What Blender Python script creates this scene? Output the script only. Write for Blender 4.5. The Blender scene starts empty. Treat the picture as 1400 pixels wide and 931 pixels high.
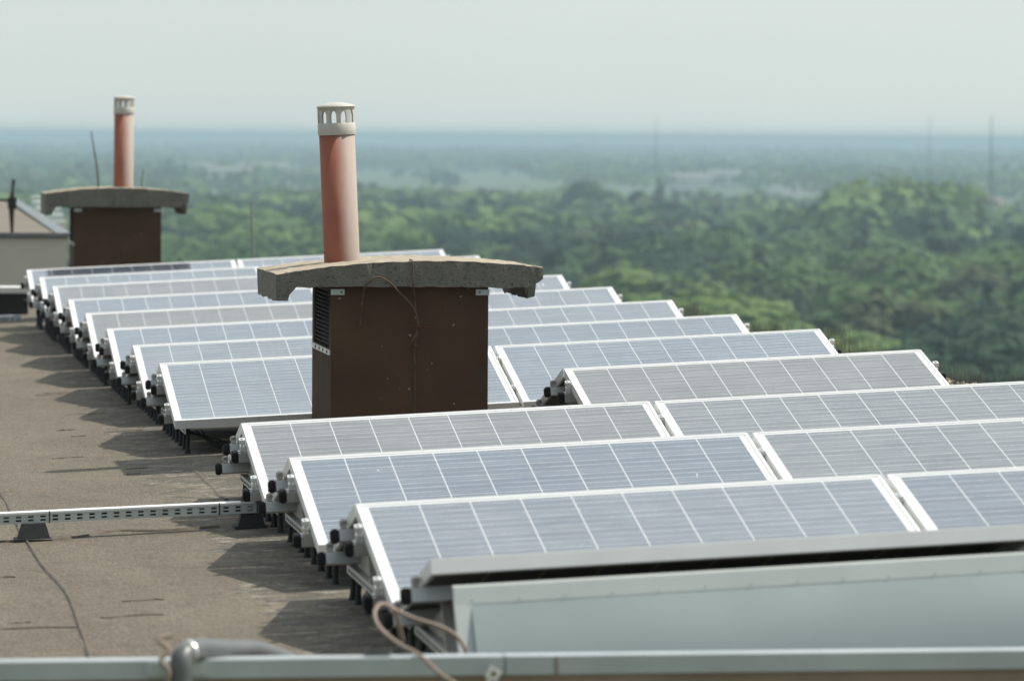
import bpy, bmesh, math, random
import numpy as np
from mathutils import Matrix, Vector

R = math.radians
sc = bpy.context.scene
COL = sc.collection

# ------------------------------------------------------------------ camera
YAW, PITCH, ROLL = 0.136632, 0.042827, 0.006348
CAM = Vector((-1.537043, -14.868097, 1.153008))
cam_d = bpy.data.cameras.new('camera')
cam = bpy.data.objects.new('camera', cam_d)
COL.objects.link(cam)
fwd = Vector((math.sin(YAW) * math.cos(PITCH), math.cos(YAW) * math.cos(PITCH), -math.sin(PITCH)))
rt0 = Vector((math.cos(YAW), -math.sin(YAW), 0))
up0 = rt0.cross(fwd)
rt = math.cos(ROLL) * rt0 + math.sin(ROLL) * up0
up = -math.sin(ROLL) * rt0 + math.cos(ROLL) * up0
M = Matrix.Identity(4)
for i in range(3):
    M[i][0], M[i][1], M[i][2], M[i][3] = rt[i], up[i], -fwd[i], CAM[i]
cam.matrix_world = M
cam_d.sensor_width = 36
cam_d.lens = 6530.8 / 1400 * 36
cam_d.clip_start = 0.5
cam_d.clip_end = 120000
cam_d.dof.use_dof = True
cam_d.dof.focus_distance = 20.4
cam_d.dof.aperture_fstop = 5.5
sc.camera = cam

# ------------------------------------------------------------------ sky, sun, exposure
SUN_EL, SUN_AZ = R(53), R(5)            # azimuth measured from +X towards +Y
world = bpy.data.worlds.new("World")
sc.world = world
world.use_nodes = True
wn, wl = world.node_tree.nodes, world.node_tree.links
wn.clear()
out = wn.new('ShaderNodeOutputWorld')
bg = wn.new('ShaderNodeBackground')
bg.inputs['Strength'].default_value = 0.1
sky = wn.new('ShaderNodeTexSky')
sky.sky_type = 'NISHITA'
sky.sun_disc = False
sky.sun_elevation = SUN_EL
sky.sun_rotation = R(90) - SUN_AZ
sky.air_density = 1.0
sky.dust_density = 3.0
sky.ozone_density = 1.5
# thin high cloud: a pale veil that thickens away from the horizon
tc = wn.new('ShaderNodeTexCoord')
sep = wn.new('ShaderNodeSeparateXYZ')
wl.new(tc.outputs['Generated'], sep.inputs[0])
ramp = wn.new('ShaderNodeValToRGB')
ramp.color_ramp.elements[0].position = 0.0
ramp.color_ramp.elements[0].color = (8.0, 8.85, 8.55, 1)
ramp.color_ramp.elements[1].position = 0.75
ramp.color_ramp.elements[1].color = (9.5, 10.0, 10.2, 1)
e = ramp.color_ramp.elements.new(0.03); e.color = (8.0, 8.85, 8.55, 1)
e = ramp.color_ramp.elements.new(0.22); e.color = (9.2, 10.6, 11.1, 1)
e = ramp.color_ramp.elements.new(0.5); e.color = (11.2, 12.4, 13.0, 1)
wl.new(sep.outputs['Z'], ramp.inputs[0])
vn = wn.new('ShaderNodeTexNoise')
vn.inputs['Scale'].default_value = 2.2
vn.inputs['Detail'].default_value = 4
mp = wn.new('ShaderNodeMapping')
mp.inputs['Scale'].default_value = (1, 1, 3)
wl.new(tc.outputs['Generated'], mp.inputs[0])
wl.new(mp.outputs[0], vn.inputs['Vector'])
mr = wn.new('ShaderNodeMapRange')
mr.inputs['From Min'].default_value = 0.3
mr.inputs['From Max'].default_value = 0.7
mr.inputs['To Min'].default_value = 0.72
mr.inputs['To Max'].default_value = 0.9
wl.new(vn.outputs['Fac'], mr.inputs['Value'])
# veil shaped for the light: bright beyond the roof, dimmed behind the camera
dt = wn.new('ShaderNodeVectorMath'); dt.operation = 'DOT_PRODUCT'
wl.new(tc.outputs['Generated'], dt.inputs[0]); dt.inputs[1].default_value = (0.35, 0.93, 0.0)
mr2 = wn.new('ShaderNodeMapRange'); mr2.interpolation_type = 'SMOOTHSTEP'
for k_, v_ in (('From Min', -0.7), ('From Max', 0.75), ('To Min', 0.52), ('To Max', 1.05)): mr2.inputs[k_].default_value = v_
wl.new(dt.outputs['Value'], mr2.inputs['Value'])
sca = wn.new('ShaderNodeVectorMath'); sca.operation = 'SCALE'
wl.new(ramp.outputs[0], sca.inputs[0]); wl.new(mr2.outputs[0], sca.inputs['Scale'])
mixw = wn.new('ShaderNodeMix')
mixw.data_type = 'RGBA'
wl.new(mr.outputs[0], mixw.inputs['Factor'])
wl.new(sky.outputs[0], mixw.inputs['A'])
wl.new(sca.outputs[0], mixw.inputs['B'])
wl.new(mixw.outputs['Result'], bg.inputs['Color'])
wl.new(bg.outputs[0], out.inputs['Surface'])

sun_d = bpy.data.lights.new('sun', 'SUN')
sun_d.energy = 4.7
sun_d.angle = R(0.8)
sun_d.color = (1.0, 0.94, 0.85)
sun = bpy.data.objects.new('sun', sun_d)
COL.objects.link(sun)
sdir = Vector((math.cos(SUN_EL) * math.cos(SUN_AZ), math.cos(SUN_EL) * math.sin(SUN_AZ), math.sin(SUN_EL)))
sun.rotation_euler = sdir.to_track_quat('Z', 'Y').to_euler()

vs = sc.view_settings
vs.view_transform = 'Standard'
vs.look = 'None'
vs.exposure = 0.0
vs.gamma = 1.0
vs.use_curve_mapping = False
sc.render.engine = 'CYCLES'
cy = sc.cycles
cy.use_denoising = True
cy.max_bounces = 6
cy.diffuse_bounces = 3
cy.glossy_bounces = 3
cy.transmission_bounces = 2
cy.transparent_max_bounces = 4
cy.volume_bounces = 0
cy.sample_clamp_indirect = 6

# ------------------------------------------------------------------ helpers
def tag(o, label=None, cat=None, group=None, kind=None):
    if label: o['label'] = label
    if cat: o['category'] = cat
    if group: o['group'] = group
    if kind: o['kind'] = kind
    return o

def empty(name, loc=(0, 0, 0), mat=None):
    o = bpy.data.objects.new(name, None)
    o.empty_display_size = 0.1
    COL.objects.link(o)
    o.matrix_world = mat if mat is not None else Matrix.Translation(loc)
    return o

class MB:
    """collects shapes, links them as ONE mesh object"""
    def __init__(s): s.v, s.f, s.m, s.sm = [], [], [], []
    def add(s, vs_, fs, mi=0, smooth=False):
        b = len(s.v)
        s.v += [tuple(v) for v in vs_]
        for f in fs:
            s.f.append(tuple(i + b for i in f)); s.m.append(mi); s.sm.append(smooth)
    def box(s, x0, x1, y0, y1, z0, z1, mi=0, T=None):
        c = [(x, y, z) for z in (z0, z1) for y in (y0, y1) for x in (x0, x1)]
        if T is not None: c = [tuple(T @ Vector(p)) for p in c]
        s.add(c, [(0, 2, 3, 1), (4, 5, 7, 6), (0, 1, 5, 4), (2, 6, 7, 3), (0, 4, 6, 2), (1, 3, 7, 5)], mi)
    def bbox(s, x0, x1, y0, y1, z0, z1, b=0.002, mi=0):
        """box with bevelled edges"""
        bm = bmesh.new()
        bmesh.ops.create_cube(bm, size=1)
        for v in bm.verts:
            v.co = Vector((x0 + (v.co.x + .5) * (x1 - x0), y0 + (v.co.y + .5) * (y1 - y0), z0 + (v.co.z + .5) * (z1 - z0)))
        bmesh.ops.bevel(bm, geom=bm.edges[:], offset=b, segments=2, affect='EDGES', profile=0.6)
        bm.verts.index_update()
        s.add([v.co[:] for v in bm.verts], [[v.index for v in f.verts] for f in bm.faces], mi)
        bm.free()
    def prism(s, poly, axis, a, b, mi=0):
        """poly of 2D points extruded along axis ('x','y','z') from a to b"""
        def P(p, t):
            return {'x': (t, p[0], p[1]), 'y': (p[0], t, p[1]), 'z': (p[0], p[1], t)}[axis]
        n = len(poly)
        vs_ = [P(p, a) for p in poly] + [P(p, b) for p in poly]
        fs = [tuple(range(n))[::-1], tuple(range(n, 2 * n))] + [(i, (i + 1) % n, n + (i + 1) % n, n + i) for i in range(n)]
        s.add(vs_, fs, mi)
    def tube(s, pts, r, n=8, mi=0, caps=True, smooth=True):
        pts = [Vector(p) for p in pts]
        rs = r if hasattr(r, '__len__') else [r] * len(pts)
        vs_, fs = [], []
        prev = None
        for i, p in enumerate(pts):
            t = (pts[min(i + 1, len(pts) - 1)] - pts[max(i - 1, 0)]).normalized()
            if prev is None:
                a = t.orthogonal().normalized()
            else:
                a = (prev - t * prev.dot(t)).normalized()
            prev = a
            b_ = t.cross(a)
            for k in range(n):
                ang = 2 * math.pi * k / n
                vs_.append(p + rs[i] * (math.cos(ang) * a + math.sin(ang) * b_))
        for i in range(len(pts) - 1):
            for k in range(n):
                fs.append((i * n + k, i * n + (k + 1) % n, (i + 1) * n + (k + 1) % n, (i + 1) * n + k))
        s.add(vs_, fs, mi, smooth)
        if caps:
            m = len(pts) - 1
            s.add(vs_[:n], [tuple(range(n))[::-1]], mi)
            s.add(vs_[m * n:], [tuple(range(n))], mi)
    def lathe(s, prof, c=(0, 0, 0), n=32, mi=0, ax=None):
        vs_, fs = [], []
        for (r, z) in prof:
            for k in range(n):
                a = 2 * math.pi * k / n
                vs_.append((c[0] + r * math.cos(a), c[1] + r * math.sin(a), c[2] + z))
        for i in range(len(prof) - 1):
            for k in range(n):
                fs.append((i * n + k, i * n + (k + 1) % n, (i + 1) * n + (k + 1) % n, (i + 1) * n + k))
        s.add(vs_, fs, mi, True)
    def mesh(s, name, mats):
        me = bpy.data.meshes.new(name)
        me.from_pydata(s.v, [], s.f)
        for m in (mats if isinstance(mats, (list, tuple)) else [mats]): me.materials.append(m)
        me.polygons.foreach_set('material_index', s.m)
        me.polygons.foreach_set('use_smooth', s.sm)
        me.update()
        return me
    def build(s, name, mats, parent=None):
        o = bpy.data.objects.new(name, s.mesh(name, mats))
        COL.objects.link(o)
        if parent is not None: o.parent = parent
        return o

def link(name, me, parent=None, mw=None):
    o = bpy.data.objects.new(name, me)
    COL.objects.link(o)
    if parent is not None: o.parent = parent
    if mw is not None: o.matrix_world = mw
    return o

def spline(ctrl, n=8):
    """Catmull-Rom through the control points"""
    P = [Vector(p) for p in ctrl]
    P = [2 * P[0] - P[1]] + P + [2 * P[-1] - P[-2]]
    o = []
    for i in range(1, len(P) - 2):
        for k in range(n):
            t = k / n
            a, b, c, d = P[i - 1], P[i], P[i + 1], P[i + 2]
            o.append(0.5 * ((2 * b) + (c - a) * t + (2 * a - 5 * b + 4 * c - d) * t * t + (3 * b - a - 3 * c + d) * t ** 3))
    o.append(P[-2])
    return o

# ------------------------------------------------------------------ materials
class NT:
    def __init__(s, name):
        s.m = bpy.data.materials.new(name)
        s.m.use_nodes = True
        s.n, s.l = s.m.node_tree.nodes, s.m.node_tree.links
        s.p = s.n['Principled BSDF']
    def new(s, t, **kw):
        nd = s.n.new(t)
        for k, v in kw.items(): setattr(nd, k, v)
        return nd
    def put(s, sock, v):
        if hasattr(v, 'is_linked') or isinstance(v, bpy.types.NodeSocket): s.l.new(v, sock)
        else: sock.default_value = v
    def coord(s, kind='Object', scale=(1, 1, 1)):
        t = s.new('ShaderNodeTexCoord'); m = s.new('ShaderNodeMapping')
        m.inputs['Scale'].default_value = scale
        s.l.new(t.outputs[kind], m.inputs[0])
        return m.outputs[0]
    def noise(s, vec, scale, detail=4, rough=0.55, dist=0):
        t = s.new('ShaderNodeTexNoise')
        t.inputs['Scale'].default_value = scale; t.inputs['Detail'].default_value = detail
        t.inputs['Roughness'].default_value = rough; t.inputs['Distortion'].default_value = dist
        s.l.new(vec, t.inputs['Vector'])
        return t.outputs['Fac']
    def ramp(s, fac, stops):
        r = s.new('ShaderNodeValToRGB')
        els = r.color_ramp.elements
        while len(els) < len(stops): els.new(0.5)
        for el, (p, c) in zip(els, stops):
            el.position = p; el.color = c if len(c) == 4 else (*c, 1)
        s.l.new(fac, r.inputs[0])
        return r.outputs[0]
    def math(s, op, a, b=0.0, c=0.0, clamp=False):
        m = s.new('ShaderNodeMath', operation=op, use_clamp=clamp)
        for i, v in enumerate((a, b, c)): s.put(m.inputs[i], v)
        return m.outputs[0]
    def mix(s, fac, a, b, mode='MIX'):
        m = s.new('ShaderNodeMix', data_type='RGBA', blend_type=mode)
        s.put(m.inputs['Factor'], fac); 
        for k, v in (('A', a), ('B', b)):
            s.put(m.inputs[k], (*v, 1) if isinstance(v, tuple) and len(v) == 3 else v)
        return m.outputs['Result']
    def bump(s, h, strength=0.3, dist=0.01):
        b = s.new('ShaderNodeBump')
        b.inputs['Strength'].default_value = strength; b.inputs['Distance'].default_value = dist
        s.l.new(h, b.inputs['Height'])
        s.l.new(b.outputs[0], s.p.inputs['Normal'])
    def set(s, **kw):
        for k, v in kw.items():
            k = {'color': 'Base Color', 'rough': 'Roughness', 'metal': 'Metallic', 'spec': 'Specular IOR Level', 'ior': 'IOR',
                 'coat': 'Coat Weight', 'coat_rough': 'Coat Roughness', 'coat_ior': 'Coat IOR', 'sheen': 'Sheen Weight'}[k]
            s.put(s.p.inputs[k], (*v, 1) if isinstance(v, tuple) and len(v) == 3 else v)
        return s.m

def simple(name, c, rough=0.6, metal=0.0, var=0.18, scale=8, bump=0.0, bscale=60):
    t = NT(name)
    v = t.coord()
    f = t.noise(v, scale, 5)
    lo = tuple(x * (1 - var) for x in c); hi = tuple(min(1, x * (1 + var)) for x in c)
    t.set(color=t.ramp(f, [(0.3, lo), (0.7, hi)]), rough=t.math('ADD', rough - 0.06, t.math('MULTIPLY', f, 0.12)), metal=metal)
    if bump: t.bump(t.noise(v, bscale, 4), bump, 0.004)
    return t.m

MT = {}
MT['alu'] = simple('aluminium_frame', (0.80, 0.81, 0.80), 0.45, 0.15, 0.05, 5)
MT['rail'] = simple('aluminium_rail', (0.55, 0.57, 0.56), 0.42, 0.6, 0.10, 9)
MT['plate'] = simple('galvanised_plate', (0.36, 0.35, 0.32), 0.5, 0.3, 0.15, 12)
MT['cap'] = simple('black_plastic', (0.006, 0.006, 0.0065), 0.8, 0, 0.2, 20)
MT['bolt'] = simple('bright_steel', (0.75, 0.75, 0.74), 0.35, 0.5, 0.05, 20)
MT['rubber'] = simple('black_rubber', (0.02, 0.02, 0.021), 0.75, 0, 0.3, 30, 0.2)
MT['zinc'] = simple('zinc_sheet', (0.35, 0.415, 0.405), 0.32, 0.5, 0.04, 2.2, 0.12, 2.5)
MT['rim'] = simple('zinc_rim', (0.50, 0.545, 0.525), 0.45, 0.3, 0.06, 3)
MT['coping'] = simple('coping_metal', (0.41, 0.45, 0.46), 0.5, 0.3, 0.12, 3)
MT['plaster'] = simple('brown_plaster', (0.26, 0.2, 0.15), 0.9, 0, 0.15, 4, 0.3)
MT['cream'] = simple('cream_render', (0.62, 0.59, 0.51), 0.9, 0, 0.08, 1.2, 0.2)
MT['sand'] = simple('sandy_felt', (0.17, 0.15, 0.118), 0.95, 0, 0.15, 1.5, 0.3)
MT['white'] = simple('white_paint', (0.74, 0.74, 0.71), 0.55, 0, 0.08, 2)
MT['grey'] = simple('grey_metal', (0.2, 0.22, 0.22), 0.5, 0.3, 0.15, 5)
MT['hose'] = simple('grey_pipe', (0.105, 0.112, 0.112), 0.38, 0.1, 0.15, 7)
MT['wire'] = simple('rusty_wire', (0.12, 0.08, 0.055), 0.8, 0.2, 0.4, 30)
MT['cable'] = simple('brown_cable', (0.26, 0.2, 0.155), 0.6, 0, 0.2, 14)
MT['bcable'] = simple('black_cable', (0.012, 0.012, 0.012), 0.5, 0, 0.2, 14)
MT['tray'] = simple('tray_zinc', (0.5, 0.55, 0.54), 0.42, 0.45, 0.10, 8)
MT['tar'] = simple('bitumen_black', (0.022, 0.022, 0.022), 0.7, 0, 0.35, 6, 0.3)
MT['seam'] = simple('bitumen_seam', (0.098, 0.083, 0.062), 0.85, 0, 0.4, 22, 0.4)
MT['ventcap'] = simple('vent_plastic', (0.5, 0.48, 0.43), 0.6, 0, 0.08, 12)
MT['rust'] = simple('rust', (0.12, 0.04, 0.02), 0.9, 0, 0.4, 40)
MT['dropping'] = simple('dried_dropping', (0.6, 0.6, 0.58), 0.9, 0, 0.1, 60)

# pipe: terracotta paint, a little chalky and weathered
t = NT('terracotta_paint')
v = t.coord()
f1 = t.noise(v, 7, 5); f2 = t.noise(v, 42, 3)
c = t.ramp(f1, [(0.3, (0.300, 0.100, 0.062)), (0.72, (0.350, 0.128, 0.084))])
c = t.mix(t.math('MULTIPLY', t.math('GREATER_THAN', f2, 0.69), 0.5), c, (0.16, 0.06, 0.04))
# the lit side's pale tone is painted into the colour, as chalky bleaching
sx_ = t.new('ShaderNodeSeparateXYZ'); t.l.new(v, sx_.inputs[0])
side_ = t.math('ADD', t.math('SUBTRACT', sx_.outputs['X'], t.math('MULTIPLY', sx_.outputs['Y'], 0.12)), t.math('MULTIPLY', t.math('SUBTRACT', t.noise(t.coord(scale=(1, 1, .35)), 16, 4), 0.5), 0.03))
lit_ = t.math('SMOOTH_MAX', t.math('MULTIPLY', t.math('ADD', side_, 0.014), 13.0), 0.0, 0.03)
lit_ = t.math('MINIMUM', lit_, 0.8)
c = t.mix(lit_, c, (0.42, 0.385, 0.345))
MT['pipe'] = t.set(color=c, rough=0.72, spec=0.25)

# chimney sheet cladding, dark brown
t = NT('brown_cladding')
v = t.coord()
c = t.ramp(t.noise(v, 3, 5), [(0.3, (0.074, 0.045, 0.029)), (0.7, (0.104, 0.064, 0.042))])
sp = t.noise(v, 46, 2, 0.4)
big = t.noise(v, 2.4, 2)
msk = t.math('MULTIPLY', t.math('GREATER_THAN', sp, 0.74), t.math('GREATER_THAN', big, 0.5))
c = t.mix(msk, c, (0.32, 0.29, 0.25))
st = t.noise(t.coord(scale=(9, 9, 0.7)), 3, 4)
c = t.mix(t.math('MULTIPLY', t.math('SUBTRACT', st, 0.5, 0, True), 1.3), c, (0.085, 0.062, 0.047))
MT['brown'] = t.set(color=c, rough=0.75, spec=0.06)
t.bump(t.noise(v, 5, 3), 0.15, 0.01)

# concrete: pitted sides, paler sandy top (chosen by facing up)
t = NT('pitted_concrete')
v = t.coord()
n1 = t.noise(v, 9, 6, 0.65); n2 = t.noise(v, 55, 4, 0.7)
vor = t.new('ShaderNodeTexVoronoi'); vor.inputs['Scale'].default_value = 75
t.l.new(v, vor.inputs['Vector'])
c = t.ramp(n1, [(0.3, (0.105, 0.104, 0.088)), (0.7, (0.190, 0.182, 0.148))])
c = t.mix(t.math('MULTIPLY', n2, 0.55), c, t.ramp(vor.outputs['Distance'], [(0.0, (0.03, 0.03, 0.028)), (0.45, (0.27, 0.255, 0.22))]))
pit = t.math('LESS_THAN', t.noise(t.coord(scale=(1, 1, 1.5)), 58, 4, 0.7), 0.388)
c = t.mix(t.math('MULTIPLY', pit, 0.55), c, (0.025, 0.024, 0.022))
geo = t.new('ShaderNodeNewGeometry')
sp = t.new('ShaderNodeSeparateXYZ'); t.l.new(geo.outputs['True Normal'], sp.inputs[0])
upm = t.math('GREATER_THAN', sp.outputs['Z'], 0.6)
top = t.ramp(t.noise(v, 16, 6, 0.7), [(0.3, (0.27, 0.23, 0.165)), (0.55, (0.42, 0.365, 0.275)), (0.75, (0.5, 0.45, 0.35))])
c = t.mix(upm, c, top)
MT['concrete'] = t.set(color=c, rough=0.95)
t.bump(t.math('ADD', t.noise(v, 45, 5, 0.7), t.math('MULTIPLY', pit, -0.5)), 0.8, 0.012)

# roofing felt
t = NT('roofing_felt')
v = t.coord()
n1 = t.noise(t.coord(scale=(1, .4, 1)), 2.0, 5, 0.6, 0.6); n2 = t.noise(v, 130, 3, 0.7); n3 = t.noise(t.coord(scale=(1.2, 4.5, 1)), 2.2, 6, 0.62)
n5 = t.noise(v, 26, 4, 0.65)
c = t.ramp(n1, [(0.3, (0.102, 0.085, 0.057)), (0.7, (0.186, 0.157, 0.106))])
c = t.mix(t.math('MULTIPLY', t.math('SUBTRACT', n3, 0.42, 0, True), 1.6, 0, True), c, (0.150, 0.132, 0.108))
c = t.mix(t.math('MULTIPLY', t.math('SUBTRACT', n5, 0.35, 0, True), 1.1), c, (0.060, 0.052, 0.043))
c = t.mix(t.math('MULTIPLY', t.math('LESS_THAN', t.noise(v, 95, 2, 0.5), 0.33), 0.5), c, (0.045, 0.04, 0.033))
c = t.mix(t.math('MULTIPLY', t.math('SUBTRACT', n2, 0.5, 0, True), 3.2, 0, True), c, (0.19, 0.172, 0.145))
c = t.mix(t.math('MULTIPLY', t.math('GREATER_THAN', t.noise(v, 150, 2, 0.5), 0.69), 0.6), c, (0.3, 0.28, 0.25))
wr = t.noise(t.coord(scale=(1.0, 9.0, 1)), 2.0, 4, 0.5, 0.4)
crk = t.math('COMPARE', wr, 0.385, 0.006)
c = t.mix(t.math('MULTIPLY', crk, 0.3), c, (0.035, 0.03, 0.026))
g1 = t.noise(t.coord(scale=(1, .16, 1)), 90, 3, 0.7); g2 = t.noise(t.coord(scale=(1, .22, 1)), 24, 4, 0.7)
c = t.mix(t.math('MULTIPLY', t.math('SUBTRACT', g1, 0.5, 0, True), 1.9, 0, True), c, (0.255, 0.222, 0.168))
c = t.mix(t.math('MULTIPLY', t.math('SUBTRACT', 0.5, g1, 0, True), 1.9, 0, True), c, (0.05, 0.042, 0.032))
c = t.mix(t.math('MULTIPLY', t.math('SUBTRACT', 0.48, g2, 0, True), 2.2, 0, True), c, (0.07, 0.06, 0.045))
# chalky water marks along the feet of the racks
spx = t.new('ShaderNodeSeparateXYZ'); t.l.new(v, spx.inputs[0])
near = t.math('MULTIPLY', t.math('GREATER_THAN', spx.outputs['X'], -0.30), t.math('LESS_THAN', spx.outputs['X'], 0.5))
near = t.math('MULTIPLY', near, t.math('LESS_THAN', t.math('ABSOLUTE', t.math('ADD', spx.outputs['X'], 0.02)), t.math('MULTIPLY', t.noise(v, 3, 3), 0.42)))
chalk = t.math('MULTIPLY', near, t.math('GREATER_THAN', t.noise(t.coord(scale=(1, 2.6, 1)), 11, 5, 0.7, 0.8), 0.575))
c = t.mix(t.math('MULTIPLY', chalk, 0.6), c, (0.42, 0.4, 0.36))
damp = t.math('MULTIPLY', near, t.math('GREATER_THAN', t.noise(v, 5, 4, 0.6), 0.5))
c = t.mix(t.math('MULTIPLY', damp, 0.45), c, (0.04, 0.036, 0.031))
MT['felt'] = t.set(color=c, rough=0.93)
t.bump(t.math('ADD', t.math('ADD', t.math('ADD', t.math('MULTIPLY', n2, 0.25), t.math('MULTIPLY', g1, 0.35)), t.math('MULTIPLY', n3, 1.1)), t.math('MULTIPLY', wr, 0.9)), 0.75, 0.02)

t = NT('edge_gravel')
v = t.coord()
vor = t.new('ShaderNodeTexVoronoi'); vor.inputs['Scale'].default_value = 26
t.l.new(v, vor.inputs['Vector'])
sg_ = t.new('ShaderNodeSeparateColor'); t.l.new(vor.outputs['Color'], sg_.inputs[0])
c = t.mix(sg_.outputs[0], (0.20, 0.17, 0.12), (0.46, 0.41, 0.31))
MT['gravel'] = t.set(color=c, rough=0.9)

# solar cell sheet (uv in cell units: 10 along the row, 6 up the slope)
t = NT('solar_cells')
uvn = t.new('ShaderNodeUVMap'); uvn.uv_map = 'cells'
sp = t.new('ShaderNodeSeparateXYZ'); t.l.new(uvn.outputs[0], sp.inputs[0])
u, w_ = sp.outputs['X'], sp.outputs['Y']
fu, fv = t.math('FRACT', u), t.math('FRACT', w_)
def edge(fr, half): return t.math('GREATER_THAN', t.math('ABSOLUTE', t.math('SUBTRACT', fr, 0.5)), 0.5 - half)
gap_u, gap_v = edge(fu, 0.0105), edge(fv, 0.010)
outside = t.math('MAXIMUM', t.math('GREATER_THAN', t.math('ABSOLUTE', t.math('SUBTRACT', u, 5.0)), 5.0 - 0.004),
                 t.math('GREATER_THAN', t.math('ABSOLUTE', t.math('SUBTRACT', w_, 3.0)), 3.0 - 0.004))
tri = t.math('FRACT', t.math('MULTIPLY', fv, 3.0))
bus = t.math('LESS_THAN', t.math('ABSOLUTE', t.math('SUBTRACT', tri, 0.5)), 0.029)
cellid = t.new('ShaderNodeCombineXYZ')
t.l.new(t.math('FLOOR', u), cellid.inputs[0]); t.l.new(t.math('FLOOR', w_), cellid.inputs[1])
at = t.new('ShaderNodeAttribute', attribute_type='OBJECT', attribute_name='tint')
t.l.new(t.math('MULTIPLY', at.outputs['Fac'], 17.3), cellid.inputs[2])
wnz = t.new('ShaderNodeTexWhiteNoise', noise_dimensions='3D'); t.l.new(cellid.outputs[0], wnz.inputs['Vector'])
seedv = t.new('ShaderNodeVectorMath', operation='ADD'); t.l.new(uvn.outputs[0], seedv.inputs[0])
sc3 = t.new('ShaderNodeCombineXYZ'); t.l.new(t.math('MULTIPLY', at.outputs['Fac'], 91.7), sc3.inputs[2]); t.l.new(sc3.outputs[0], seedv.inputs[1])
vv = t.new('ShaderNodeTexVoronoi'); vv.inputs['Scale'].default_value = 9; t.l.new(seedv.outputs[0], vv.inputs['Vector'])
cry = t.new('ShaderNodeSeparateColor'); t.l.new(vv.outputs['Color'], cry.inputs[0])
blue = t.mix(cry.outputs[0], (0.012, 0.026, 0.058), (0.024, 0.046, 0.088))
brn = t.mix(cry.outputs[0], (0.05, 0.05, 0.052), (0.08, 0.075, 0.07))
cell = t.mix(at.outputs['Fac'], blue, brn)
cell = t.mix(t.math('MULTIPLY', wnz.outputs['Value'], 0.35), cell, (0.02, 0.022, 0.04))
# dried dust on the glass, streaked along the rows and washed down the slope
stv = t.new('ShaderNodeMapping'); stv.inputs['Scale'].default_value = (0.5, 3.2, 1); t.l.new(seedv.outputs[0], stv.inputs[0])
streak = t.noise(stv.outputs[0], 1.0, 5, 0.6)
stv2 = t.new('ShaderNodeMapping'); stv2.inputs['Scale'].default_value = (0.5, 0.35, 1); t.l.new(seedv.outputs[0], stv2.inputs[0])
blot = t.noise(stv2.outputs[0], 1.0, 4, 0.6)
dust = t.math('ADD', t.math('MULTIPLY', streak, 0.30), t.math('MULTIPLY', blot, 0.30))
dust = t.math('SUBTRACT', dust, 0.15, 0, True)
atd = t.new('ShaderNodeAttribute', attribute_type='OBJECT', attribute_name='dust')
dust = t.math('MULTIPLY', dust, atd.outputs['Fac'])
dust = t.math('ADD', dust, t.math('MULTIPLY', t.math('SUBTRACT', 1.0, t.math('MULTIPLY', w_, 0.9), 0, True), 0.16))
dustc = t.mix(at.outputs['Fac'], (0.39, 0.46, 0.49), (0.48, 0.465, 0.42))
bmp_ = t.new('ShaderNodeMapping'); bmp_.inputs['Scale'].default_value = (0.9, 6.0, 1); t.l.new(seedv.outputs[0], bmp_.inputs[0])
metal = t.math('MAXIMUM', t.math('MULTIPLY', gap_u, 0.85), t.math('MAXIMUM', t.math('MULTIPLY', gap_v, 0.35), t.math('MULTIPLY', bus, t.math('MULTIPLY_ADD', t.math('SUBTRACT', t.noise(bmp_.outputs[0], 1.0, 3, 0.6), 0.35, 0, True), 2.2, 0.30, True))))
metal = t.math('MAXIMUM', metal, outside)
c = t.mix(metal, cell, (0.74, 0.75, 0.74))
c = t.mix(dust, c, dustc)
rg = t.math('ADD', t.math('ADD', 0.12, t.math('MULTIPLY', at.outputs['Fac'], 0.2)), t.math('MULTIPLY', dust, 0.35))
cr_ = t.math('ADD', 0.09, t.math('MULTIPLY', at.outputs['Fac'], 0.24))
MT['cells'] = t.set(color=c, rough=rg, ior=1.52, coat=0.6, coat_rough=cr_)
lf = t.noise(stv2.outputs[0], 0.6, 1)
t.bump(lf, 0.03, 0.02)

t = NT('panel_backsheet')
uvn = t.new('ShaderNodeUVMap'); uvn.uv_map = 'cells'
sp = t.new('ShaderNodeSeparateXYZ'); t.l.new(uvn.outputs[0], sp.inputs[0])
g = edge(t.math('FRACT', sp.outputs['X']), 0.02)
MT['back'] = t.set(color=t.mix(g, (0.16, 0.16, 0.15), (0.5, 0.43, 0.28)), rough=0.6)  # paler lines paint the daylight that shows through the cell gaps

def foliage(name, a, b, trans=0.18):
    t = NT(name)
    at = t.new('ShaderNodeAttribute', attribute_type='GEOMETRY', attribute_name='tone')
    oi = t.new('ShaderNodeObjectInfo')
    f = t.math('FRACT', t.math('ADD', at.outputs['Fac'], oi.outputs['Random']))
    leaf = t.noise(t.coord(), 0.7, 2)
    c = t.mix(f, a, b)
    c = t.mix(t.math('MULTIPLY', leaf, 0.4), c, tuple(x * 1.25 for x in b))
    t.set(color=c, rough=0.75, spec=0.15)
    tr = t.new('ShaderNodeBsdfTranslucent'); t.put(tr.inputs[0], c)
    mx = t.new('ShaderNodeMixShader'); mx.inputs[0].default_value = trans
    o = t.n['Material Output']
    t.l.new(t.p.outputs[0], mx.inputs[1]); t.l.new(tr.outputs[0], mx.inputs[2]); t.l.new(mx.outputs[0], o.inputs[0])
    return t.m
FOL = [foliage('foliage_mid', (0.066, 0.120, 0.040), (0.096, 0.158, 0.054)),
       foliage('foliage_bright', (0.100, 0.168, 0.048), (0.142, 0.210, 0.066)),
       foliage('foliage_dark', (0.022, 0.050, 0.027), (0.036, 0.070, 0.036)),
       foliage('foliage_needle', (0.014, 0.034, 0.022), (0.022, 0.044, 0.026), 0.1),
       foliage('foliage_olive', (0.068, 0.084, 0.040), (0.090, 0.104, 0.052))]
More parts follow.
